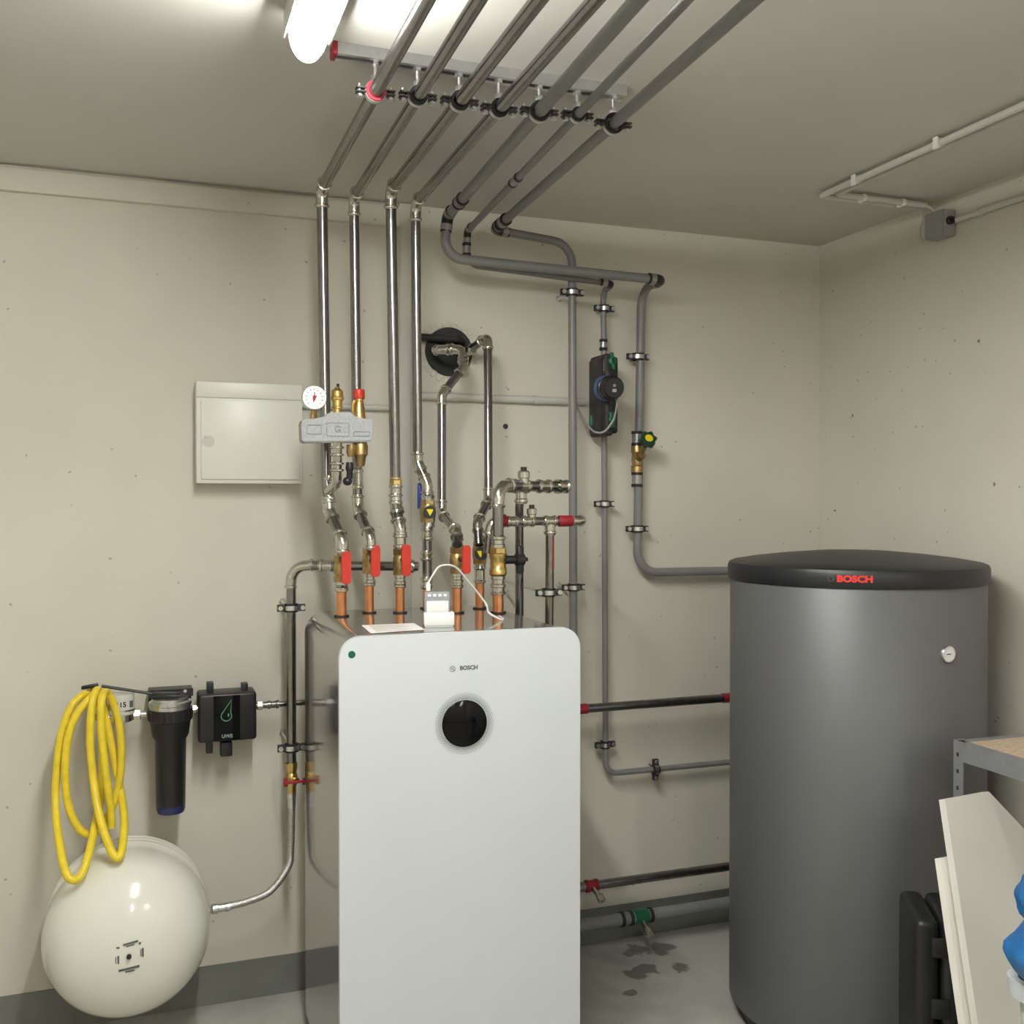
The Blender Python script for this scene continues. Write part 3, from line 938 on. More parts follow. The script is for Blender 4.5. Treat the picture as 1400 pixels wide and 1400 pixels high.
obj('vent_cap', MB().lathe(vt + Z3 * .037, Z3, [(0, .008), (.010, .008)], 12), 'black', v_)
c = P(752, 709, wh); c.z = h0.z - .008
cb = P(750, 856, wh)
rh2 = run('heating_pipe', 'vertical steel pipe with a red stripe dropping behind the right corner of the white unit', [c, Vector((cb.x, cb.y, ZR)), Vector((cb.x, -.165, ZR))], .0125, 'steel', ['b.04'], .03)
mb = MB(); collar(mb, c - Z3 * .004, -Z3, .0135, 1.3); obj('tee_collar', mb, 'fit', rh2)
obj('red_stripe', MB().box(Vector((c.x + .006, c.y - .0113, c.z - .085)), (.004, .002, .09)), 'dred', rh2, label='dark red marker stripe')
p = P(750, 810, wh)
clamp(p, Z3, .0125, (p.x, -.0, p.z), 'wall clamp with a long rod on the red striped vertical pipe', 'wall clamps near the white unit')

# ------------------------------------------------------------------ line L: behind the valves to the expansion vessel
wl = .2
l0 = P(398, 773, wl); z = l0.z
lend = Vector((P(572, 776, .365).x, -.365, z))
lmid = P(402, 1040, wl)
rL = run('heating_pipe', 'dark steel pipe behind the red levers, turning down left of the white unit', [lend, l0, Vector((l0.x, l0.y, P(400, 1046, wl).z))], .0135, 'steel', ['e.045'], .03)
dl = (lend - l0).normalized()
coupling('coupling', rL, l0 + dl * .105, dl, .0135, L=.045)
coupling('coupling', rL, lend - dl * .03, dl, .0145, L=.04)
lx = l0.x
p = Vector((lx, -wl, P(397, 831, wl).z))
clamp(p, Z3, .0135, (p.x, 0, p.z), 'upper wall clamp on the vertical pipe left of the white unit', 'wall clamps near the white unit')
p = Vector((lx, -wl, P(399, 1022, wl).z))
clamp(p, Z3, .0135, (p.x, 0, p.z), 'lower wall clamp on the vertical pipe just above the small brass valve', 'wall clamps near the white unit')
t = thing('service_valve', 'small brass valve with a red butterfly handle above the braided hose', 'valve', Vector((lx, -wl, P(399, 1090, wl).z)))
pc = Vector((lx, -wl, P(399, 1066, wl).z))
mb = MB()
mb.lathe(pc - Z3 * .05, Z3, [(0, .011), (.012, .013), (.030, .0125), (.04, .017), (.062, .017), (.07, .013), (.082, .0165), (.10, .0165)], 16)
mb.cyl(pc, pc + Vector((.012, -.030, .004)), .008, 10)
obj('body', mb, 'brass', t)
mb = MB().box(pc + Vector((-.020, -.022, 0)), (.012, .006, .026), None, .0025)
mb.box(pc + Vector((.004, -.036, .002)), (.05, .005, .008), None, .002)
mb.box(pc + Vector((.032, -.030, 0)), (.012, .006, .020), None, .0025)
obj('handle', mb, 'dred', t)
# braided hose
VX, VZ, VR = -.038, .36, .213
hp = [Vector((lx, -wl, pc.z - .045)), Vector((lx, -wl, pc.z - .10)), Vector((lx - .003, -wl, pc.z - .20))]
hp += Q((394, 1185, .21), (370, 1218, .225), (340, 1232, .235), (312, 1239, .24))
hs = P(288, 1243, .24)
path = catmull(hp + [hs], 8)
bh = thing('braided_hose', 'braided steel hose curving from the small brass valve to the white expansion vessel', 'hose', hs)
obj('hose', MB().tube(path, .0098, 14), 'braid', bh)
mb = MB(); d = (path[-4] - hs).normalized()
mb.lathe(hs, d, [(0, .010), (.006, .0145), (.018, .0145), (.020, .011), (.040, .011), (.042, .0125), (.052, .0125)], 12)
obj('crimp_nut', mb, 'zinc', bh)
mb = MB(); mb.lathe(path[0] + Z3 * .01, -Z3, [(0, .013), (.016, .013), (.018, .0115), (.045, .0115)], 12)
obj('crimp_nut', mb, 'zinc', bh)

# ------------------------------------------------------------------ expansion vessel
ev = thing('expansion_vessel', 'round white lacquered expansion vessel mounted low on the wall under the yellow hose', 'tank', (VX, -.1, VZ - VR))
prof = [(0, .03), (.0, .12), (.01, .160), (.03, .188), (.055, .203), (.065, .2065), (.069, .2095), (.075, .2095), (.078, .207), (.092, .208), (.096, .2115), (.102, .2115), (.106, .2085), (.122, .209), (.126, .2125), (.132, .2125), (.136, .2095), (.19, VR - .002), (.23, VR - .001), (.26, .209), (.29, .199), (.32, .181), (.345, .155), (.365, .118), (.378, .075), (.385, .035), (.387, .008)]
obj('shell', MB().lathe((VX, -.045, VZ), -Y3, prof, 64), 'vessel', ev, angle=60)
fc = Vector((VX + .004, -.432, VZ))
obj('valve_stem', MB().lathe(fc + Vector((0, .002, .002)), -Y3, [(0, .006), (.010, .006), (.012, .0045)], 12), 'black', ev)
mb = MB()
for (dx, dz, sx, sz, a) in ((.004, .034, .036, .0045, -8), (-.026, .026, .008, .004, 0), (.026, .030, .005, .005, 0), (.033, .006, .004, .022, 0), (-.025, -.004, .004, .020, 0), (0, -.030, .050, .005, -6), (.002, -.037, .022, .003, -4), (.028, .006, .002, .018, 0), (-.031, -.005, .002, .017, 0), (.003, .028, .02, .0025, -8)):
    rho = math.hypot(dx, dz)
    drop = .002 * min(rho, .035) / .035 + .007 * max(0, rho - .035) / .04
    nx = Matrix.Rotation(.17 * dx / max(rho, .01), 3, 'Z') @ Matrix.Rotation(-.17 * dz / max(rho, .01), 3, 'X')
    mb.box(fc + Vector((dx, drop - .0005, dz)), (sx, .003, sz), nx @ Matrix.Rotation(R(a), 3, 'Y'))
obj('printed_marks', mb, 'print', ev)
mb = MB()
bk = P(222, 1155, .03)
mb.lathe(bk + Y3 * .004, -Y3, [(0, .014), (.006, .014)], 16)
mb.box(bk + Vector((-.01, 0, -.03)), (.03, .006, .05), Matrix.Rotation(R(20), 3, 'Y'))
br = obj('wall_bracket', mb, 'vessel', ev)
obj('bolt', MB().hexn(bk - Y3 * .005, Y3, .007, .006), 'dsteel', br)
mb = MB()
mb.box((VX, -.03, VZ), (.10, .045, .14), None, .004)
obj('mounting_plate', mb, 'vessel', ev)

# ------------------------------------------------------------------ safety group
ws = .46
sc_ = P(461, 585, ws)
sg = thing('safety_group', 'grey moulded safety block with a pressure gauge, brass air vent and red capped valve', 'safety group', sc_ - Z3 * .10)
wpx = 98 / 1400 * 2.66
def sgp(x, y): return P(x, y, ws + .028)
outl = [(413, 603), (412, 577), (415, 573), (441, 572), (450, 564), (480, 563), (486, 571), (508, 573), (510, 578), (509, 602), (506, 604), (416, 605)]
poly = [sgp(a, b) for a, b in outl]
mb = MB().prism(poly, (0, .056, 0))
bmesh.ops.bevel(mb.bm, geom=mb.bm.edges[:], offset=.003, segments=2, affect='EDGES')
sh = obj('shell', mb, 'cast', sg)
fy = -(ws + .028)
for (a, b, c, d) in ((419, 580, 440, 594), (446, 577, 478, 597), (483, 589, 506, 597)):
    p0, p1 = P(a, b, ws + .028), P(c, d, ws + .028)
    cc = (p0 + p1) / 2
    pr = rrect(abs(p1.x - p0.x), abs(p0.z - p1.z), .004, 3)
    pi_ = rrect(abs(p1.x - p0.x) - .005, abs(p0.z - p1.z) - .005, .002, 3)
    mb = MB(); bm = mb.bm
    rings = []
    for pts_, yy in ((pr, .001), (pr, -.0018), (pi_, -.0018), (pi_, .001)):
        rings.append([bm.verts.new((cc.x + e, fy + yy, cc.z + f)) for e, f in pts_])
    for k in range(3):
        for i in range(len(pr)):
            j = (i + 1) % len(pr)
            bm.faces.new((rings[k][i], rings[k][j], rings[k + 1][j], rings[k + 1][i]))
    obj('raised_border', mb, 'castdark', sh)
obj('raised_lettering', place(text_mb('G', .018, .003, .0004), P(462, 587, ws + .029), -Y3), 'castdark', sh)
# gauge
gc = P(429, 544, ws + .012)
ga = obj('gauge', MB().lathe(gc + Y3 * .018, -Y3, [(0, .024), (.004, .031), (.026, .032), (.030, .0305), (.030, .0265), (.027, .0265), (.027, .001)], 32), 'zinc', sg, label='chrome rimmed pressure gauge')
obj('dial', MB().lathe(gc - Y3 * .0092, -Y3, [(0, .0264), (.0006, .0264)], 32), 'dial', ga)
mb = MB()
for k in range(11):
    a = R(225 - 27 * k)
    mb.box(gc + Vector((math.cos(a) * .021, -.0102, math.sin(a) * .021)), (.0045, .0006, .0011), Matrix.Rotation(-a, 3, 'Y'))
mb.box(gc + Vector((.0, -.0104, .0045)), (.0022, .0008, .018), Matrix.Rotation(R(5), 3, 'Y'))
obj('scale_marks', mb, 'printblack', ga)
mb = MB().prism([gc + Vector((-.003, -.0104, -.013)), gc + Vector((-.0045, -.0104, .004)), gc + Vector((.0065, -.0104, .006)), gc + Vector((.003, -.0104, -.004))], (0, -.0006, 0))
obj('red_needle', mb, 'dred', ga)
obj('gauge_socket', MB().lathe(P(429, 572, ws), Z3, [(0, .009), (.010, .009), (.011, .0075), (.026, .0075)], 8), 'dbrass', sg)
# air vent
a0 = P(461, 566, ws)
av = obj('air_vent', MB().lathe(a0, Z3, [(0, .010), (.014, .010), (.015, .0155), (.019, .0155), (.021, .0135), (.036, .0135), (.037, .0175), (.044, .0185), (.046, .0160), (.060, .0160), (.064, .012), (.067, .008), (.072, .006)], 20), 'brass', sg, label='brass air vent')
obj('vent_nipple', MB().lathe(a0 + Vector((.002, 0, .070)), Z3, [(0, .004), (.010, .004)], 8), 'black', av)
s0 = P(491, 574, ws)
sv = obj('safety_valve', MB().lathe(s0, Z3, [(0, .017), (.006, .018), (.012, .0165), (.030, .016), (.038, .013), (.048, .0125), (.050, .0105), (.062, .0105)], 16), 'brass', sg, label='brass safety valve')
obj('red_cap', MB().lathe(s0 + Z3 * .056, Z3, [(0, .014), (.002, .0155), (.022, .0155), (.025, .0135)], 10), 'red', sv, label='ribbed red cap')
lv = MB().tube([s0 + Vector((-.014, -.01, .05)), s0 + Vector((-.019, -.01, .04)), s0 + Vector((-.019, -.01, .022)), s0 + Vector((-.012, -.01, .008))], .0045, 8)
obj('test_lever', lv, 'brass', sv)
# underside: chrome connector bending into riser, brass drain body
c0 = P(461, 604, ws - .005)
pts_ = [c0, P(461, 660, ws - .03), P(449, 672, wA + .012)]
pth, arcs = fillet(pts_, [.03])
mb = MB().tube(pth, .0135, 16)
for f in (614, 624, 636, 645):
    mb.lathe(P(461, f, ws - .012), Z3, [(0, .0145), (.002, .0185), (.006, .0185), (.008, .0145)], 18)
obj('connector', mb, 'fit', sg)
c1 = P(493, 604, ws)
mb = MB().lathe(c1, -Z3, [(0, .016), (.010, .0195), (.034, .0195), (.040, .015), (.060, .012), (.066, .0095)], 16)
mb.lathe(P(480, 608, ws), -Z3, [(0, .012), (.02, .013), (.032, .009)], 12)
mb.cyl(P(478, 614, ws - .01), P(494, 618, ws), .009, 12)
obj('drain_body', mb, 'dbrass', sg, label='dull brass drain body')
mb = MB().lathe(P(478, 632, ws), -Z3, [(0, .009), (.012, .011), (.02, .011), (.024, .0085), (.044, .0085)], 12)
mb.sphere(P(475, 658, ws), .013, (1, 1, .9))
obj('drain_trap', mb, 'black', sg)

# ------------------------------------------------------------------ distribution cabinet
b0, b1 = P(268, 520, .075), P(414, 662, .075)
wc = b1.x - b0.x; zt = P(300, 521.5, .075).z; zb = P(300, 661, .075).z
cx = (b0.x + b1.x) / 2
cb_ = thing('distribution_cabinet', 'flat cream wall cabinet with a closed door beside the pressure gauge', 'cabinet', (cx, 0, zb))
obj('body', MB().box((cx, -.036, (zt + zb) / 2), (wc, .072, zt - zb), None, .004), 'cream', cb_)
dt = P(300, 546, .078).z
do = obj('door', MB().box((cx + .002, -.075, (dt + zb + .012) / 2), (wc - .022, .007, dt - zb - .012), None, .0025), 'cream', cb_)
kn = P(285, 603, .08)
mb = MB().lathe(kn + Y3 * .003, -Y3, [(0, .018), (.003, .017), (.003, .011), (.005, .0105)], 20)
mb.box(kn + Vector((-.004, -.001, .012)), (.018, .004, .008), None, .0015)
obj('latch', mb, 'pvc', do)
obj('header_strip', MB().box((cx, -.0735, (zt + dt + .004) / 2), (wc, .008, zt - dt - .006), None, .003), 'cream', cb_)

# pale conduits on the back wall
def conduit(name, label, pts, r, m='pvc', clips=(), rad=.0, n=None):
    t = thing(name, label, 'conduit', pts[0])
    path, _ = fillet(pts, rad) if rad else (pts, None)
    obj('tube', MB().tube(path, r, 12), m, t)
    for (c, ax, nrm) in clips:
        mb = MB().ringband(c, ax, r, r + .0025, .016, 16)
        mb.box(Vector(c) + Vector(nrm) * (r + .001) , (.016 if abs(Vector(ax).x) > .5 else .012, .012 if abs(Vector(ax).y) < .5 else .016, .010))
        obj('clip', mb, 'pvc', t)
    return t
cz = P(660, 544.5, .014)
conduit('wall_conduit', 'pale horizontal conduit on the wall right of the cable duct below the wall hole', [Vector((xb, -.014, cz.z)), Vector((P(800, 546, .014).x, -.014, cz.z))], .0125, clips=[(Vector((P(732, 546, .014).x, -.014, cz.z)), X3, Y3 * .4), (Vector((P(620, 546, .014).x, -.014, cz.z)), X3, Y3 * .4)])
cz = P(515, 557.5, .012)
conduit('wall_conduit', 'short pale horizontal conduit between the cream cabinet and the cable duct', [Vector((b1.x - .03, -.012, cz.z)), Vector((xa, -.012, cz.z))], .0095)
# small bolt hole
obj('wall_plug', MB().lathe(P(691, 583, 0) + Y3 * .002, -Y3, [(0, .009), (.003, .009), (.0035, .006)], 14), 'black', label='small black plug in the wall right of the zigzag pipes', cat='plug')

# ------------------------------------------------------------------ pump group
pg = P(826, 539, .09)
pu = thing('circulation_pump', 'black insulated pump group with green taps and a round blue rimmed motor', 'pump', (pg.x, 0, P(826, 597, .09).z))
xl, xr = P(805, 539, .035).x, P(846, 539, .145).x
zt_, zb_ = P(826, 486, .15).z, P(826, 592, .15).z
mb = MB().box(((xl + xr) / 2, -.087, (zt_ + zb_) / 2), (xr - xl, .115, zt_ - zb_), None, .010, 3)
obj('insulation_shell', mb, 'black', pu)
mb = MB().box(((xl + xr) / 2 - .008, -.09, (zt_ + zb_) / 2), ((xr - xl) * .55, .118, zt_ - zb_ + .016), None, .008, 3)
mb.cyl(((xl + xr) / 2 - .012, -.143, zb_ + .01), ((xl + xr) / 2 - .012, -.143, zt_ - .05), .014, 14)
obj('shell_ridge', mb, mat('dark_foam', (.022, .022, .024), .6, 0, .2, 60), pu)
mc = P(826, 531, .15); me_ = P(840, 530, .235)
dm = (me_ - mc).normalized()
Lm = (me_ - mc).length
mot = obj('motor', MB().lathe(mc, dm, [(0, .040), (Lm * .55, .040), (Lm * .58, .036), (Lm - .006, .036), (Lm, .031)], 32), 'black', pu)
obj('blue_ring', MB().ringband(mc + dm * Lm * .30, dm, .038, .0418, .022, 32), 'bluering', mot)
mb = MB().lathe(me_ + dm * .0002 + Z3 * .007, dm, [(0, .005), (.001, .005)], 12)
mb.box(me_ + dm * .0006 - Z3 * .009, (.013, .002, .010), Matrix.Rotation(R(-20), 3, 'Z'))
obj('display_mark', mb, 'boxgrey', mot)
for (a, b, s) in ((836, 494, 1), (835, 574, .9)):
    q = P(a, b, .155)
    mb = MB().lathe(q, -Y3, [(-.01, .013 * s), (.012, .013 * s), (.014, .010 * s)], 14)
    mb.box(q - Y3 * .008, (.014, .012, .058 * s), Matrix.Rotation(R(-8), 3, 'Y'), .005)
    obj('green_tap', mb, 'green', pu)
obj('green_tap', MB().box(P(808, 575, .15), (.010, .014, .034), None, .003), 'green', pu)
cq = Q((843, 546, .20), (843, 556, .205), (838, 575, .19), (826, 590, .175), (812, 590, .15), (800, 576, .07), (792, 562, .03), (786, 552, .012))
obj('pump_cable', MB().tube(catmull(cq, 8), .0034, 8), 'boxgrey', label='grey cable looping under the black pump to the grey pipe', cat='cable')

# ------------------------------------------------------------------ angled green handled valve on run 5
yv = P(871, 630, .055)
t = thing('angle_valve', 'bronze slanted seat valve with a green and yellow handwheel on the pipe to the tank', 'valve', yv - Z3 * .06)
mb = MB()
top_, bot_ = P(871, 607, .055), P(871, 652, .055)
L = top_.z - bot_.z
mb.lathe(bot_, Z3, [(0, .017), (L * .12, .017), (L * .14, .021), (L * .32, .021), (L * .36, .017), (L * .5, .020), (L * .7, .017), (L * .74, .021), (L * .9, .021), (L, .017)], 12)
kb = P(886, 601, .12)
dk = (kb - yv).normalized()
mb.lathe(yv, dk, [(0, .017), (.02, .016), (.022, .019), (.032, .019), (.034, .010), ((kb - yv).length, .008)], 12)
dl_ = P(882, 622, .08)
mb.cyl(yv, dl_, .006, 10)
obj('body', mb, 'dbrass', t)
wh_ = MB()
ndk = (dk + Vector((-.2, -.9, .1))).normalized()
x, y, z = frame(ndk)
n = 48
outer = []
pr_ = [kb + (x * math.cos(2 * math.pi * i / n) + y * math.sin(2 * math.pi * i / n)) * (.026 + .0035 * math.cos(6 * 2 * math.pi * i / n)) - ndk * .012 for i in range(n)]
wh_.prism(pr_, ndk * .022)
hw = obj('handwheel', wh_, 'dgreen', t)
obj('yellow_disc', MB().lathe(kb + ndk * .010, ndk, [(0, .014), (.0015, .013)], 20), 'yellow', hw)

# ------------------------------------------------------------------ low pipes to the tank
wp = .15
a_, b_ = P(780, 970, wp), P(1030, 953, wp)
b_.z = a_.z = P(890, 962, wp).z
a_ = Vector((.95, -wp, a_.z)); b_ = Vector((1.95, -wp, a_.z))
rr1 = run('heating_pipe', 'steel pipe with red sleeves at both ends between white unit and grey tank', [a_, b_, Vector((b_.x, -.36, b_.z))], .0145, 'dsteel', ['b.05'], .03)
for px in (797, 993):
    c = P(px, 962, wp); c.z = a_.z
    obj('red_sleeve', MB().lathe(c - X3 * .014, X3, [(0, .0165), (.028, .0165)], 18), 'dred', rr1, label='dark red sleeve')
zz = P(900, 1198, wp).z
rr2 = run('heating_pipe', 'lower steel pipe between white unit and grey tank, starting at a red drain cock', [Vector((1.0, -wp, zz)), Vector((1.95, -wp, zz)), Vector((1.95, -.36, zz))], .0145, 'dsteel', ['b.05'], .03)
c = P(808, 1211, wp); c.z = zz
mb = MB().lathe(c - X3 * .022, X3, [(0, .017), (.004, .020), (.012, .020), (.014, .018), (.034, .018), (.036, .020), (.044, .020), (.046, .016)], 16)
t = obj('drain_valve', mb, 'dred', rr2, label='red drain cock')
mb = MB().cyl(c, c + Vector((.01, -.05, -.02)), .009, 12)
mb.lathe(c + Vector((.01, -.045, -.018)), Vector((.1, -.8, -.5)), [(0, .013), (.018, .013), (.02, .010)], 12)
obj('drain_cap', mb, 'fit', t)
wq = .12
zz = P(900, 1249, wq).z
rr3 = run('water_pipe', 'thick pale grey pipe running just above the floor to the grey tank', [Vector((1.0, -wq, zz)), Vector((1.97, -wq, zz)), Vector((1.97, -.36, zz))], .0200, 'grey', ['b.06'], .03)
for px in (850, 862, 889):
    c = P(px, 1250, wq); c.z = zz
    obj('seal_ring', MB().ringband(c, X3, .0199, .0245, .010), 'rubber', rr3)
c = P(876, 1250, wq); c.z = zz
mb = MB().lathe(c - X3 * .026, X3, [(0, .021), (.004, .024), (.048, .024), (.052, .021)], 16)
t = obj('drain_valve', mb, 'green', rr3, label='green drain cock')
mb = MB().cyl(c, c + Vector((0, -.05, -.03)), .010, 12)
mb.lathe(c + Vector((0, -.045, -.027)), Vector((0, -.8, -.5)), [(0, .015), (.020, .015), (.023, .011)], 12)
obj('drain_cap', mb, 'fit', t)

# ------------------------------------------------------------------ storage tank
TC = Vector((1.957, -.711, 0)); TR = .355
tk = thing('storage_tank', 'tall grey cylindrical hot water tank with a black domed lid in the right corner', 'tank', TC)
obj('base_ring', MB().lathe(TC, Z3, [(0, TR - .03), (.055, TR - .03)], 64), 'black', tk)
obj('jacket', MB().lathe(TC + Z3 * .05, Z3, [(0, TR - .012), (.006, TR), (1.245, TR), (1.25, TR - .004)], 96), 'tank', tk, angle=40)
lid_prof = [(1.284, TR - .01), (1.284, TR + .005), (1.288, TR + .007), (1.322, TR + .007), (1.331, TR + .003), (1.336, TR - .008), (1.345, TR - .06), (1.355, TR - .14), (1.364, TR - .24), (1.368, .03), (1.368, .001)]
obj('lid', MB().lathe(TC, Z3, lid_prof, 96), 'lid', tk, angle=40)
# lettering bent round the lid
fa = math.atan2(CAMP.y - TC.y, CAMP.x - TC.x) + R(0.2)
tm = text_mb('BOSCH', .0165, .0008, .0012)
xs = [v.co.x for v in tm.bm.verts]; k = .088 / (max(xs) - min(xs))
for v in tm.bm.verts:
    x_, y_, d_ = v.co.x * k, v.co.y, v.co.z
    a = fa + x_ / (TR + .007)
    rr_ = TR + .0075 + d_
    v.co = Vector((TC.x + rr_ * math.cos(a), TC.y + rr_ * math.sin(a), P(1169, 790, 2.79 and .99).z * 0 + 1.3085 + y_))
obj('brand_lettering', tm, 'printred', tk, label='red lettering on the lid')
a0_ = fa - .060 / (TR + .007)
c = TC + Vector((math.cos(a0_), math.sin(a0_), 0)) * (TR + .0072) + Z3 * 1.3085
nn = Vector((math.cos(a0_), math.sin(a0_), 0))
obj('round_emblem', MB().ringband(c, nn, .0065, .0075, .0008, 20), 'print', tk)


def hit_cyl(px, py, c, r):
    d = ray(px, py); o = CAMP
    A_ = d.x ** 2 + d.y ** 2
    B_ = 2 * (d.x * (o.x - c.x) + d.y * (o.y - c.y))
    C_ = (o.x - c.x) ** 2 + (o.y - c.y) ** 2 - r * r
    t = (-B_ - math.sqrt(B_ * B_ - 4 * A_ * C_)) / (2 * A_)
    return o + d * t


th = hit_cyl(1295, 894, TC, TR)
nn = Vector((th.x - TC.x, th.y - TC.y, 0)).normalized()
tmo = obj('thermometer', MB().lathe(th - nn * .003, nn, [(0, .0225), (.008, .0225), (.0105, .021), (.0105, .0185), (.009, .0185), (.009, .001)], 32), 'zinc', tk, label='round silver dial thermometer')
obj('dial', MB().lathe(th + nn * .006, nn, [(0, .0184), (.0006, .0184)], 32), 'dial', tmo)
sx_ = Z3.cross(nn)
rt = Matrix((sx_, -nn, Z3)).transposed()
mb = MB()
mb.box(th + nn * .0072 - sx_ * .001, (.014, .0006, .0022), rt)
for k_ in range(9):
    a = R(200 - 27.5 * k_)
    mb.box(th + nn * .007 + sx_ * math.cos(a) * .014 + Z3 * math.sin(a) * .014, (.0012, .0004, .0012), rt)
obj('needle', mb, 'printblack', tmo)

# ------------------------------------------------------------------ water line: tap, meter, filter, leak sensor
wm = .13
zl = P(186, 977, wm).z
# yellow hose
hp_ = [((121, 950), .13), ((112, 951), .15), ((96, 969), .17), ((83, 1008), .18), ((77, 1060), .18), ((76, 1106), .20), ((81, 1151), .27), ((89, 1190), .34), ((99, 1203), .355), ((112, 1195), .35), ((122, 1165), .31), ((130, 1128), .24), ((137, 1094), .16), ((140, 1050), .14), ((138, 1000), .135), ((136, 960), .13), ((133, 943), .155),
       ((126, 962), .20), ((123, 1014), .21), ((127, 1060), .215), ((134, 1106), .25), ((147, 1151), .31), ((158, 1172), .34), ((166, 1165), .33), ((170, 1124), .25), ((165, 1083), .17), ((156, 1037), .15), ((149, 1000), .14), ((142, 965), .135), ((135, 950), .15),
       ((121, 957), .18), ((103, 980), .19), ((92, 1014), .195), ((89, 1060), .2), ((93, 1099), .2), ((105, 1129), .2), ((120, 1141), .2), ((135, 1135), .19), ((150, 1112), .18), ((162, 1075), .17), ((166, 1030), .165), ((163, 990), .16), ((155, 962), .16), ((145, 946), .175),
       ((139, 958), .22), ((139, 1000), .225), ((143, 1040), .225), ((148, 1080), .225), ((152, 1110), .22), ((153, 1131), .215)]
hpts = catmull([P(a, b, w) for (a, b), w in hp_], 6)
obj('garden_hose', MB().tube(hpts, .0105, 12), 'hose', label='yellow hose hanging in long coils from the tap left of the water filter', cat='hose')
tp = thing('water_tap', 'small brass tap with a black handle from which the yellow hose hangs', 'tap', P(125, 985, .1))
tq = P(126, 955, .1)
mb = MB().cyl(Vector((tq.x, 0, tq.z)), Vector((tq.x, -.17, tq.z)), .0095, 12)
mb.cyl(Vector((tq.x, -.09, tq.z)), Vector((tq.x, -.09, tq.z + .03)), .007, 10)
mb.cyl(Vector((tq.x, -.09, tq.z)), Vector((tq.x, -.09, zl)), .008, 10)
mb.lathe((tq.x, 0, tq.z), -Y3, [(0, .022), (.006, .022), (.008, .012)], 16)
obj('body', mb, 'dbrass', tp)
obj('handle', MB().box(Vector((tq.x - .006, -.092, tq.z + .033)), (.045, .016, .010), Matrix.Rotation(R(-8), 3, 'Y'), .003), 'black', tp)
mt_ = thing('water_meter', 'cylindrical grey water meter with a numbered band between the hose and the filter', 'meter', P(166, 985, wm))
mc_ = P(166, 962, wm)
obj('register', MB().lathe(mc_ - Z3 * .028, Z3, [(0, .034), (.004, .036), (.010, .036), (.012, .034), (.050, .034), (.056, .032), (.058, .027)], 28), 'pvc', mt_)
def bend_on(mb, c, r, off):
    for v in mb.bm.verts:
        a = off + v.co.x / r
        rr_ = r + v.co.z
        v.co = Vector((c.x + rr_ * math.sin(a), c.y - rr_ * math.cos(a), c.z + v.co.y))
    return mb
obj('numbers', bend_on(text_mb('115', .0135, .0008, .0006), mc_ + Z3 * .002, .0345, R(-1)), 'printblack', mt_)
for off in (-44, 50):
    mb = MB().box((0, 0, 0), (.013, .018, .0008))
    obj('dark_window', bend_on(mb, mc_ + Z3 * .002, .0345, R(off)), 'print', mt_)
mb = MB()
bl = Vector((tq.x - .01, -wm + .02, zl)); 
mb.lathe(Vector((mc_.x, -wm, zl - .018)), Z3, [(0, .022), (.004, .030), (.028, .032), (.032, .036), (.038, .036)], 20)
xlft, xrgt = tq.x, P(200, 977, wm).x
mb.cyl((xlft, -wm, zl), (xrgt, -wm, zl), .009, 12)
for px in (142, 151):
    mb.hexn((P(px, 980, wm).x, -wm, zl), X3, .016, .014)
mb.hexn((P(187, 977, wm).x, -wm, zl), X3, .0165, .020)
obj('brass_body', mb, 'fit', mt_)
# filter
fcx = P(233, 1000, wm).x
fl_ = thing('water_filter', 'tall black cartridge water filter with a chrome head hanging from a wall bracket', 'filter', (fcx, 0, P(233, 1110, wm).z))
zz_ = lambda y: P(233, y, wm).z
obj('bowl', MB().lathe((fcx, -wm, zz_(1099)), Z3, [(0, .040), (zz_(1010) - zz_(1099), .0425), (zz_(1004) - zz_(1099), .050), (zz_(985) - zz_(1099), .055), (zz_(983) - zz_(1099), .060), (zz_(968) - zz_(1099), .060)], 32), 'black', fl_)
mb = MB()
for k in range(20):
    a = 2 * math.pi * k / 20
    mb.box((fcx + .0585 * math.cos(a), -wm + .0585 * math.sin(a), zz_(976)), (.006, .005, .026), Matrix.Rotation(a, 3, 'Z'), .001, 1)
obj('grip_ribs', mb, 'black', fl_)
obj('clear_base', MB().lathe((fcx, -wm, zz_(1111)), Z3, [(0, .030), (.003, .037), (.012, .040), (zz_(1099) - zz_(1111), .040)], 32), 'darkblue', fl_, label='dark blue translucent base')
mb = MB().lathe((fcx, -wm, zz_(968)), Z3, [(0, .056), (.010, .056), (.012, .058), (.020, .058), (.024, .050), (.030, .050)], 32)
mb.box((fcx, -wm / 2 - .01, zz_(958)), (.06, .10, .02), None, .004)
obj('head', mb, 'zinc', fl_, label='chrome head')
mb = MB().box((fcx + .002, -.075, P(230, 944, .08).z), (.120, .11, .004), None, .001)
mb.box((fcx + .002, -.004, P(230, 950, .01).z), (.120, .006, .045))
mb.box((fcx + .002, -.13, P(230, 948, .13).z), (.120, .004, .022))
br_ = obj('bracket', mb, 'black', fl_)
obj('bolt', MB().hexn((fcx + .04, -.133, P(230, 946, .13).z), Y3, .005, .004), 'zinc', br_)
pa_, pb_ = P(139, 938, .14), P(212, 949, .155)
t = thing('filter_wrench', 'thin black filter wrench resting from the tap to the filter bracket', 'wrench', pb_)
obj('handle', MB().tube([pa_, pa_.lerp(pb_, .5), pb_], .0042, 8), 'black', t)
obj('jaw', MB().box(pb_ + Vector((.03, 0, -.001)), (.075, .010, .012), Matrix.Rotation(R(4), 3, 'Y'), .003), 'black', t)
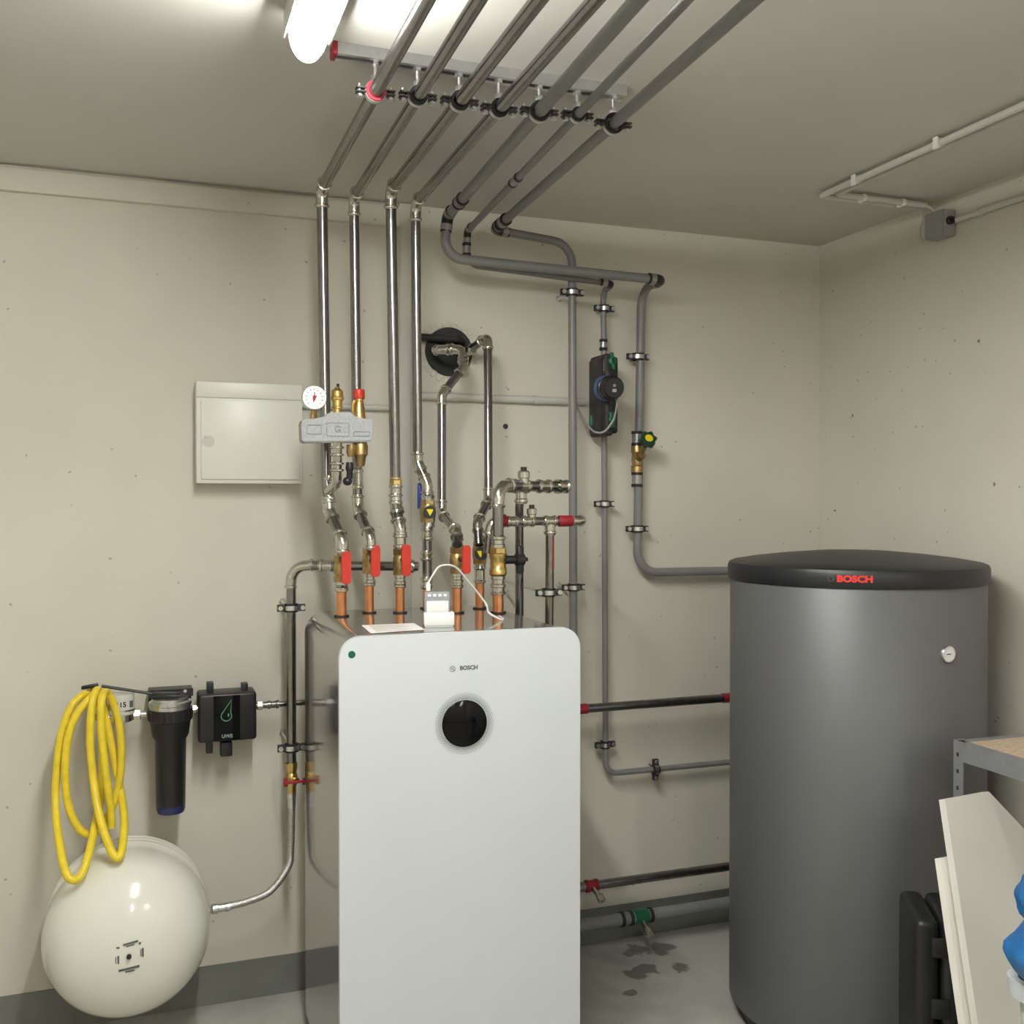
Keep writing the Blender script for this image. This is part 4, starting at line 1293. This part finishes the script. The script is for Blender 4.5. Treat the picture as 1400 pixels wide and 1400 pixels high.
# connector to leak box
lk = thing('leak_detector', 'black square water shut-off box with a green drop symbol on its front', 'box', (P(311, 1015, .1).x, 0, P(311, 1015, .1).z))
wk = .135
x0, x1 = P(271, 980, wk).x, P(351, 980, wk).x
z1, z0 = P(311, 948, wk).z, P(311, 1014, wk).z
cx_ = (x0 + x1) / 2; cz_ = (z0 + z1) / 2
obj('housing', MB().box((cx_, -.088, cz_), (x1 - x0, .094, z1 - z0), None, .009, 3), 'black', lk)
px0, px1 = P(292, 980, wk).x, P(328, 980, wk).x
obj('front_plate', MB().box(((px0 + px1) / 2, -wk - .001, cz_ - .001), (px1 - px0, .006, z1 - z0 - .010), None, .001), 'screen', lk)
mb = MB()
for (px, py0, py1) in ((287, 935, 948), (334, 936, 948), (286, 1014, 1026)):
    a, b = P(px, py0, .09), P(px, py1, .09)
    mb.box((a + b) / 2, (.019, .03, abs(a.z - b.z) + .012), None, .002)
a = P(309, 1023, .10)
mb.box(a, (.034, .035, .042), None, .004)
obj('mounting_clip', mb, 'black', lk)
# drop symbol
fyk = -wk - .0043
dcx = P(311, 974, wk + .004)
mb = MB()
pts_ = []
for k in range(25):
    a = R(-215 + 250 * k / 24) 
    pts_.append(Vector((dcx.x - .003 + .0145 * math.cos(a), fyk, dcx.z - .010 + .0145 * math.sin(a))))
tip = Vector((dcx.x + .012, fyk, dcx.z + .036))
mb.tube(pts_ + [tip] , .0012, 6, closed=True)
obj('drop_symbol', mb, 'printgreen', lk)
obj('drop_symbol', MB().sphere(Vector((dcx.x + .003, fyk, dcx.z - .008)), .003, (.7, .2, 1.7), 8, 6), 'printgreen', lk)
obj('lettering', place(text_mb('UWS', .010, .0005, .0005), Vector((dcx.x - .001, fyk, P(311, 1006, wk).z)), -Y3), 'printgrey', lk)
# nipple pipes either side
wn = .11
mb = MB().cyl((P(258, 969, wn).x, -wn, P(266, 969, wn).z), (x0 + .004, -wn, P(266, 969, wn).z), .008, 12)
mb.hexn((P(266, 969, wn).x, -wn, P(266, 969, wn).z), X3, .012, .010)
obj('pipe_nipple', mb, 'fit', lk)
zc = P(360, 964, wn).z
rk = run('water_pipe', 'short thin steel pipe from the shut-off box to behind the white unit', [Vector((x1 - .004, -wn, zc)), Vector((.70, -wn, zc))], .0085, 'steel', [], .03)
mb = MB().hexn((P(355, 964, wn).x, -wn, zc), X3, .014, .016); obj('union_nut', mb, 'fit', rk)
mb = MB().lathe((P(361, 964, wn).x, -wn, zc), X3, [(0, .010), (.010, .010), (.011, .0125), (.018, .0125), (.020, .010), (.034, .010), (.036, .0125), (.042, .0125)], 14)
obj('press_sleeve', mb, 'dsteel', rk)

# ------------------------------------------------------------------ ceiling conduits and junction box on the right
zc_ = H - .016
ce = PZ(1122, 268, zc_)
def ceil_conduit(off, label, boxend):
    pts = [Vector((ce.x + off, -3.4, zc_)), Vector((ce.x + off, ce.y - off, zc_)), Vector((boxend, ce.y - off, zc_))]
    t = thing('ceiling_conduit', label, 'conduit', pts[1])
    path, _ = fillet(pts, .015)
    obj('tube', MB().tube(path, .0095, 12), 'pvc', t)
    if off == 0:
        for (px, py) in ((1164, 245), (1267, 193)):
            c = PZ(px, py, zc_); c.x = ce.x
            mb = MB().box(c + Vector((-.012, 0, -.002)), (.008, .016, .032), None, .002)
            mb.ringband(c, Y3, .0096, .012, .014, 16)
            obj('clip', mb, 'white', t)
    else:
        for px in (1168, 1237):
            c = PZ(px, 275, zc_); c.y = ce.y - off
            mb = MB().box(c + Vector((0, .014, .0)), (.014, .008, .026), None, .002)
            mb.ringband(c, X3, .0096, .012, .012, 16)
            obj('clip', mb, 'white', t)
    return t
ceil_conduit(0, 'outer pale conduit along the ceiling, turning toward the right wall', XR - .045)
ceil_conduit(.032, 'inner pale conduit along the ceiling, closer to the right wall', XR - .055)
jx = PX(1286, 308, XR - .025)
jb = thing('junction_box', 'small grey junction box high on the right wall under the ceiling conduits', 'junction box', jx)
obj('housing', MB().box((XR - .0245, jx.y, jx.z), (.047, .078, .082), None, .006), 'boxgrey', jb)
obj('lid', MB().box((XR - .051, jx.y, jx.z), (.008, .074, .078), None, .003), 'boxgrey', jb)
obj('gland', MB().lathe((XR - .028, jx.y - .037, jx.z + .004), -Y3, [(0, .013), (.010, .013), (.012, .010), (.018, .010)], 12), 'black', jb)
c_ = [Vector((XR - .05, ce.y, zc_)), Vector((XR - .03, ce.y + .006, zc_ - .02)), Vector((XR - .03, jx.y + .085, jx.z + .0)), Vector((XR - .03, jx.y + .070, jx.z - .035)), Vector((XR - .026, jx.y + .036, jx.z - .03))]
obj('short_cable', MB().tube(catmull(c_, 8), .0045, 8), 'pvc', label='short pale cable looping from the ceiling conduit into the left side of the junction box', cat='cable')
c_ = [Vector((XR - .06, ce.y - .032, zc_)), Vector((XR - .04, ce.y - .04, zc_ - .012)), Vector((XR - .028, jx.y + .015, jx.z + .040))]
obj('short_cable', MB().tube(catmull(c_, 8), .0045, 8), 'pvc', label='short pale cable entering the top of the junction box', cat='cable')
conduit('wall_conduit', 'pale conduit along the top of the right wall leaving the junction box', [Vector((XR - .013, jx.y - .05, jx.z + .004)), Vector((XR - .013, -3.5, jx.z + .004))], .0095, clips=[(Vector((XR - .013, PX(1342, 285, XR - .013).y, jx.z + .004)), Y3, X3 * .4)])

# ------------------------------------------------------------------ shelf rack, boards, case, bin
rk0 = PX(1297, 1010, 1.83)
RXs, RYs, RZs = 1.832, -1.235, .936
rk_ = thing('storage_rack', 'galvanised boltless rack with a chipboard top against the right wall', 'rack', (2.09, -1.7, 0))
LR = .95
obj('shelf_board', MB().box((RXs + .26, RYs - LR / 2, RZs - .006), (.50, LR - .02, .010), None, .001), 'chip', rk_, label='light brown chipboard top')
def angle_beam(a, b, h, inn):
    """L-shaped beam from a to b, height h, flange toward inn"""
    a, b = Vector(a), Vector(b)
    d = b - a; inn = Vector(inn)
    pr = [a, a + inn * .022, a + inn * .022 - Z3 * .002, a + inn * .002 - Z3 * .002, a + inn * .002 - Z3 * h, a - Z3 * h]
    return MB().prism(pr, d)
for (a, b, inn) in (((RXs, RYs, RZs), (RXs, RYs - LR, RZs), X3), ((RXs + .51, RYs, RZs), (RXs + .51, RYs - LR, RZs), -X3), ((RXs, RYs, RZs), (RXs + .51, RYs, RZs), -Y3), ((RXs, RYs - LR, RZs), (RXs + .51, RYs - LR, RZs), Y3)):
    obj('beam', angle_beam(a, b, .045, inn), 'rack', rk_)
for (x, y, sx, sy) in ((RXs, RYs, 1, -1), (RXs + .51, RYs, -1, -1), (RXs, RYs - LR, 1, 1), (RXs + .51, RYs - LR, -1, 1)):
    mb = MB().box((x + sx * .001, y + sy * .015, RZs / 2), (.0025, .030, RZs + .006))
    mb.box((x + sx * .015, y + sy * .001, RZs / 2), (.030, .0025, RZs + .006))
    up = obj('upright', mb, 'rack', rk_)
    mb = MB()
    for k in range(22):
        z = RZs - .03 - k * .04
        mb.box((x - sx * .0006, y + sy * .014, z), (.0015, .006, .009))
        mb.box((x + sx * .014, y - sy * .0006, z), (.006, .0015, .009))
    obj('slot_row', mb, 'printblack', up)
for zz in (.12,):
    obj('shelf_board', MB().box((RXs + .26, RYs - LR / 2, zz), (.49, LR - .02, .010)), 'chip', rk_, label='lower chipboard shelf')

# leaning white boards
def board(tl, tr, c3, foot, label, th=.018, low=None):
    tl, tr, foot = Vector(tl), Vector(tr), Vector(foot)
    e1 = (foot - tl); u = (tr - tl)
    n = e1.cross(u).normalized()
    if n.y > 0: n = -n
    def hit(px, py):
        d = ray(px, py)
        return CAMP + d * ((tl - CAMP).dot(n) / d.dot(n))
    poly = [tl, tr] + [hit(*q) for q in c3]
    last = poly[-1]
    # run the cut edge and the left edge down to the floor
    poly += [last + e1 * ((last.z - .002) / -e1.z), foot]
    poly = [p for p in poly]
    mb = MB().prism(poly, -n * th)
    o = obj('white_board', mb, 'board', label=label, cat='board')
    return n
tl = P(1292, 1093, 1.33); tl = P(1292, 1093, 3.18 - 1.83)
tr = PZ(1352, 1082, tl.z)
foot = Vector((1.625, -1.62, .002))
nb = board(tl, tr, [(1400, 1133), (1440, 1176)], foot, 'tall white board with a slanted top leaning against the rack')
dn = (foot - tl).normalized()
# second narrower board behind, lower
b2tl = tl - nb * .024 + dn * .125 + Vector((-.012, 0, 0))
b2w = Vector((1, .04, 0)).normalized() * .10
b2f = foot - nb * .024 + Vector((-.012, 0, .0))
poly = [b2tl, b2tl + b2w, b2f + b2w, b2f]
obj('white_board', MB().prism(poly, -nb * .018), 'boardlit', label='lower white board tucked behind the tall slanted one', cat='board')

# black tool case
cs = thing('tool_case', 'black hard plastic case standing on end between the tank and the rack', 'case', (1.72, -1.25, 0))
c0 = PZ(1236, 1232, .57)
dcs = .0
cc = Vector((P(1237, 1300, 1.22).x, -1.22, 0))
zt = P(1262, 1230, 1.22).z
W_, D_ = .155, .26
rz = Matrix.Rotation(R(-30), 3, 'Z')
def cbox(dx, dy, z, sx, sy, sz, bev):
    return MB().box(cc + rz @ Vector((dx, dy, 0)) + Z3 * z, (sx, sy, sz), rz, bev, 3)
obj('shell', cbox(.03, .0, zt / 2, .055, .20, zt - .004, .018), 'black', cs)
obj('shell', cbox(.088, .0, zt / 2, .055, .20, zt - .004, .018), 'black', cs)
for z_ in (zt - .06, zt - .20, .16):
    obj('latch', MB().box(cc + rz @ Vector((.058, -.102, 0)) + Z3 * z_, (.040, .010, .045), rz, .004), 'rubber', cs)
pts_ = [cc + rz @ Vector((.06, -.1 + 0, 0)) + Z3 * (zt * .55), cc + rz @ Vector((.06, -.125, 0)) + Z3 * (zt * .53), cc + rz @ Vector((.06, -.125, 0)) + Z3 * (zt * .36), cc + rz @ Vector((.06, -.1, 0)) + Z3 * (zt * .34)]
obj('handle', MB().tube(fillet(pts_, .012)[0], .008, 10), 'black', cs)

# bin with blue sheeting
bq = P(1384, 1335, 3.18 - 1.30)
bw = .26
bcx, bcy, bz = bq.x + bw * .54 - .03, bq.y - bw * .48, bq.z + .012
bn = thing('waste_bin', 'pale plastic bin with an open rim at the lower right edge of the picture', 'bin', (bcx, bcy, 0))
mb = MB(); bm = mb.bm
rings = []
for (z, k) in ((0.002, .70), (bz - .03, .96), (bz - .03, 1.06), (bz, 1.08), (bz, .98), (.012, .66)):
    pr = rrect(bw * k, bw * .9 * k, .03 * k, 5)
    rings.append([bm.verts.new((bcx + a, bcy + b, z)) for a, b in pr])
for a, b in zip(rings[:-1], rings[1:]):
    for i in range(len(a)):
        j = (i + 1) % len(a)
        bm.faces.new((a[i], a[j], b[j], b[i]))
bm.faces.new(rings[0]); bm.faces.new(rings[-1])
obj('body', mb, 'bin', bn)
def lump(c, s, seed, label):
    rnd = random.Random(seed)
    b2 = bmesh.new()
    bmesh.ops.create_icosphere(b2, subdivisions=4, radius=1)
    ph = [rnd.random() * 6 for _ in range(6)]
    for v in b2.verts:
        p = v.co
        k = 1 + .06 * math.sin(3 * p.x + ph[0]) * math.sin(4 * p.z + ph[1]) + .022 * math.sin(9 * p.z + 5 * p.x + ph[2]) + .018 * math.sin(13 * p.y - 8 * p.z + ph[3])
        v.co = Vector((p.x * s[0], p.y * s[1], p.z * s[2])) * k
    bmesh.ops.transform(b2, matrix=Matrix.Translation(Vector(c)), verts=b2.verts)
    mb = MB(); mb.merge(b2)
    obj('plastic_bag', mb, 'bluefoil', label=label, cat='bag', group='blue bags in the bin', angle=80)
u0 = P(1402, 1268, 3.18 - 1.30)
lump((bcx - .038, bcy + .045, bz + .048), (.128, .10, .062), 1, 'lower crumpled blue plastic bag bulging out of the pale bin')
lump((bcx - .045, bcy + .045, bz + .138), (.118, .09, .045), 5, 'upper crumpled blue plastic bag on top of the heap in the bin')
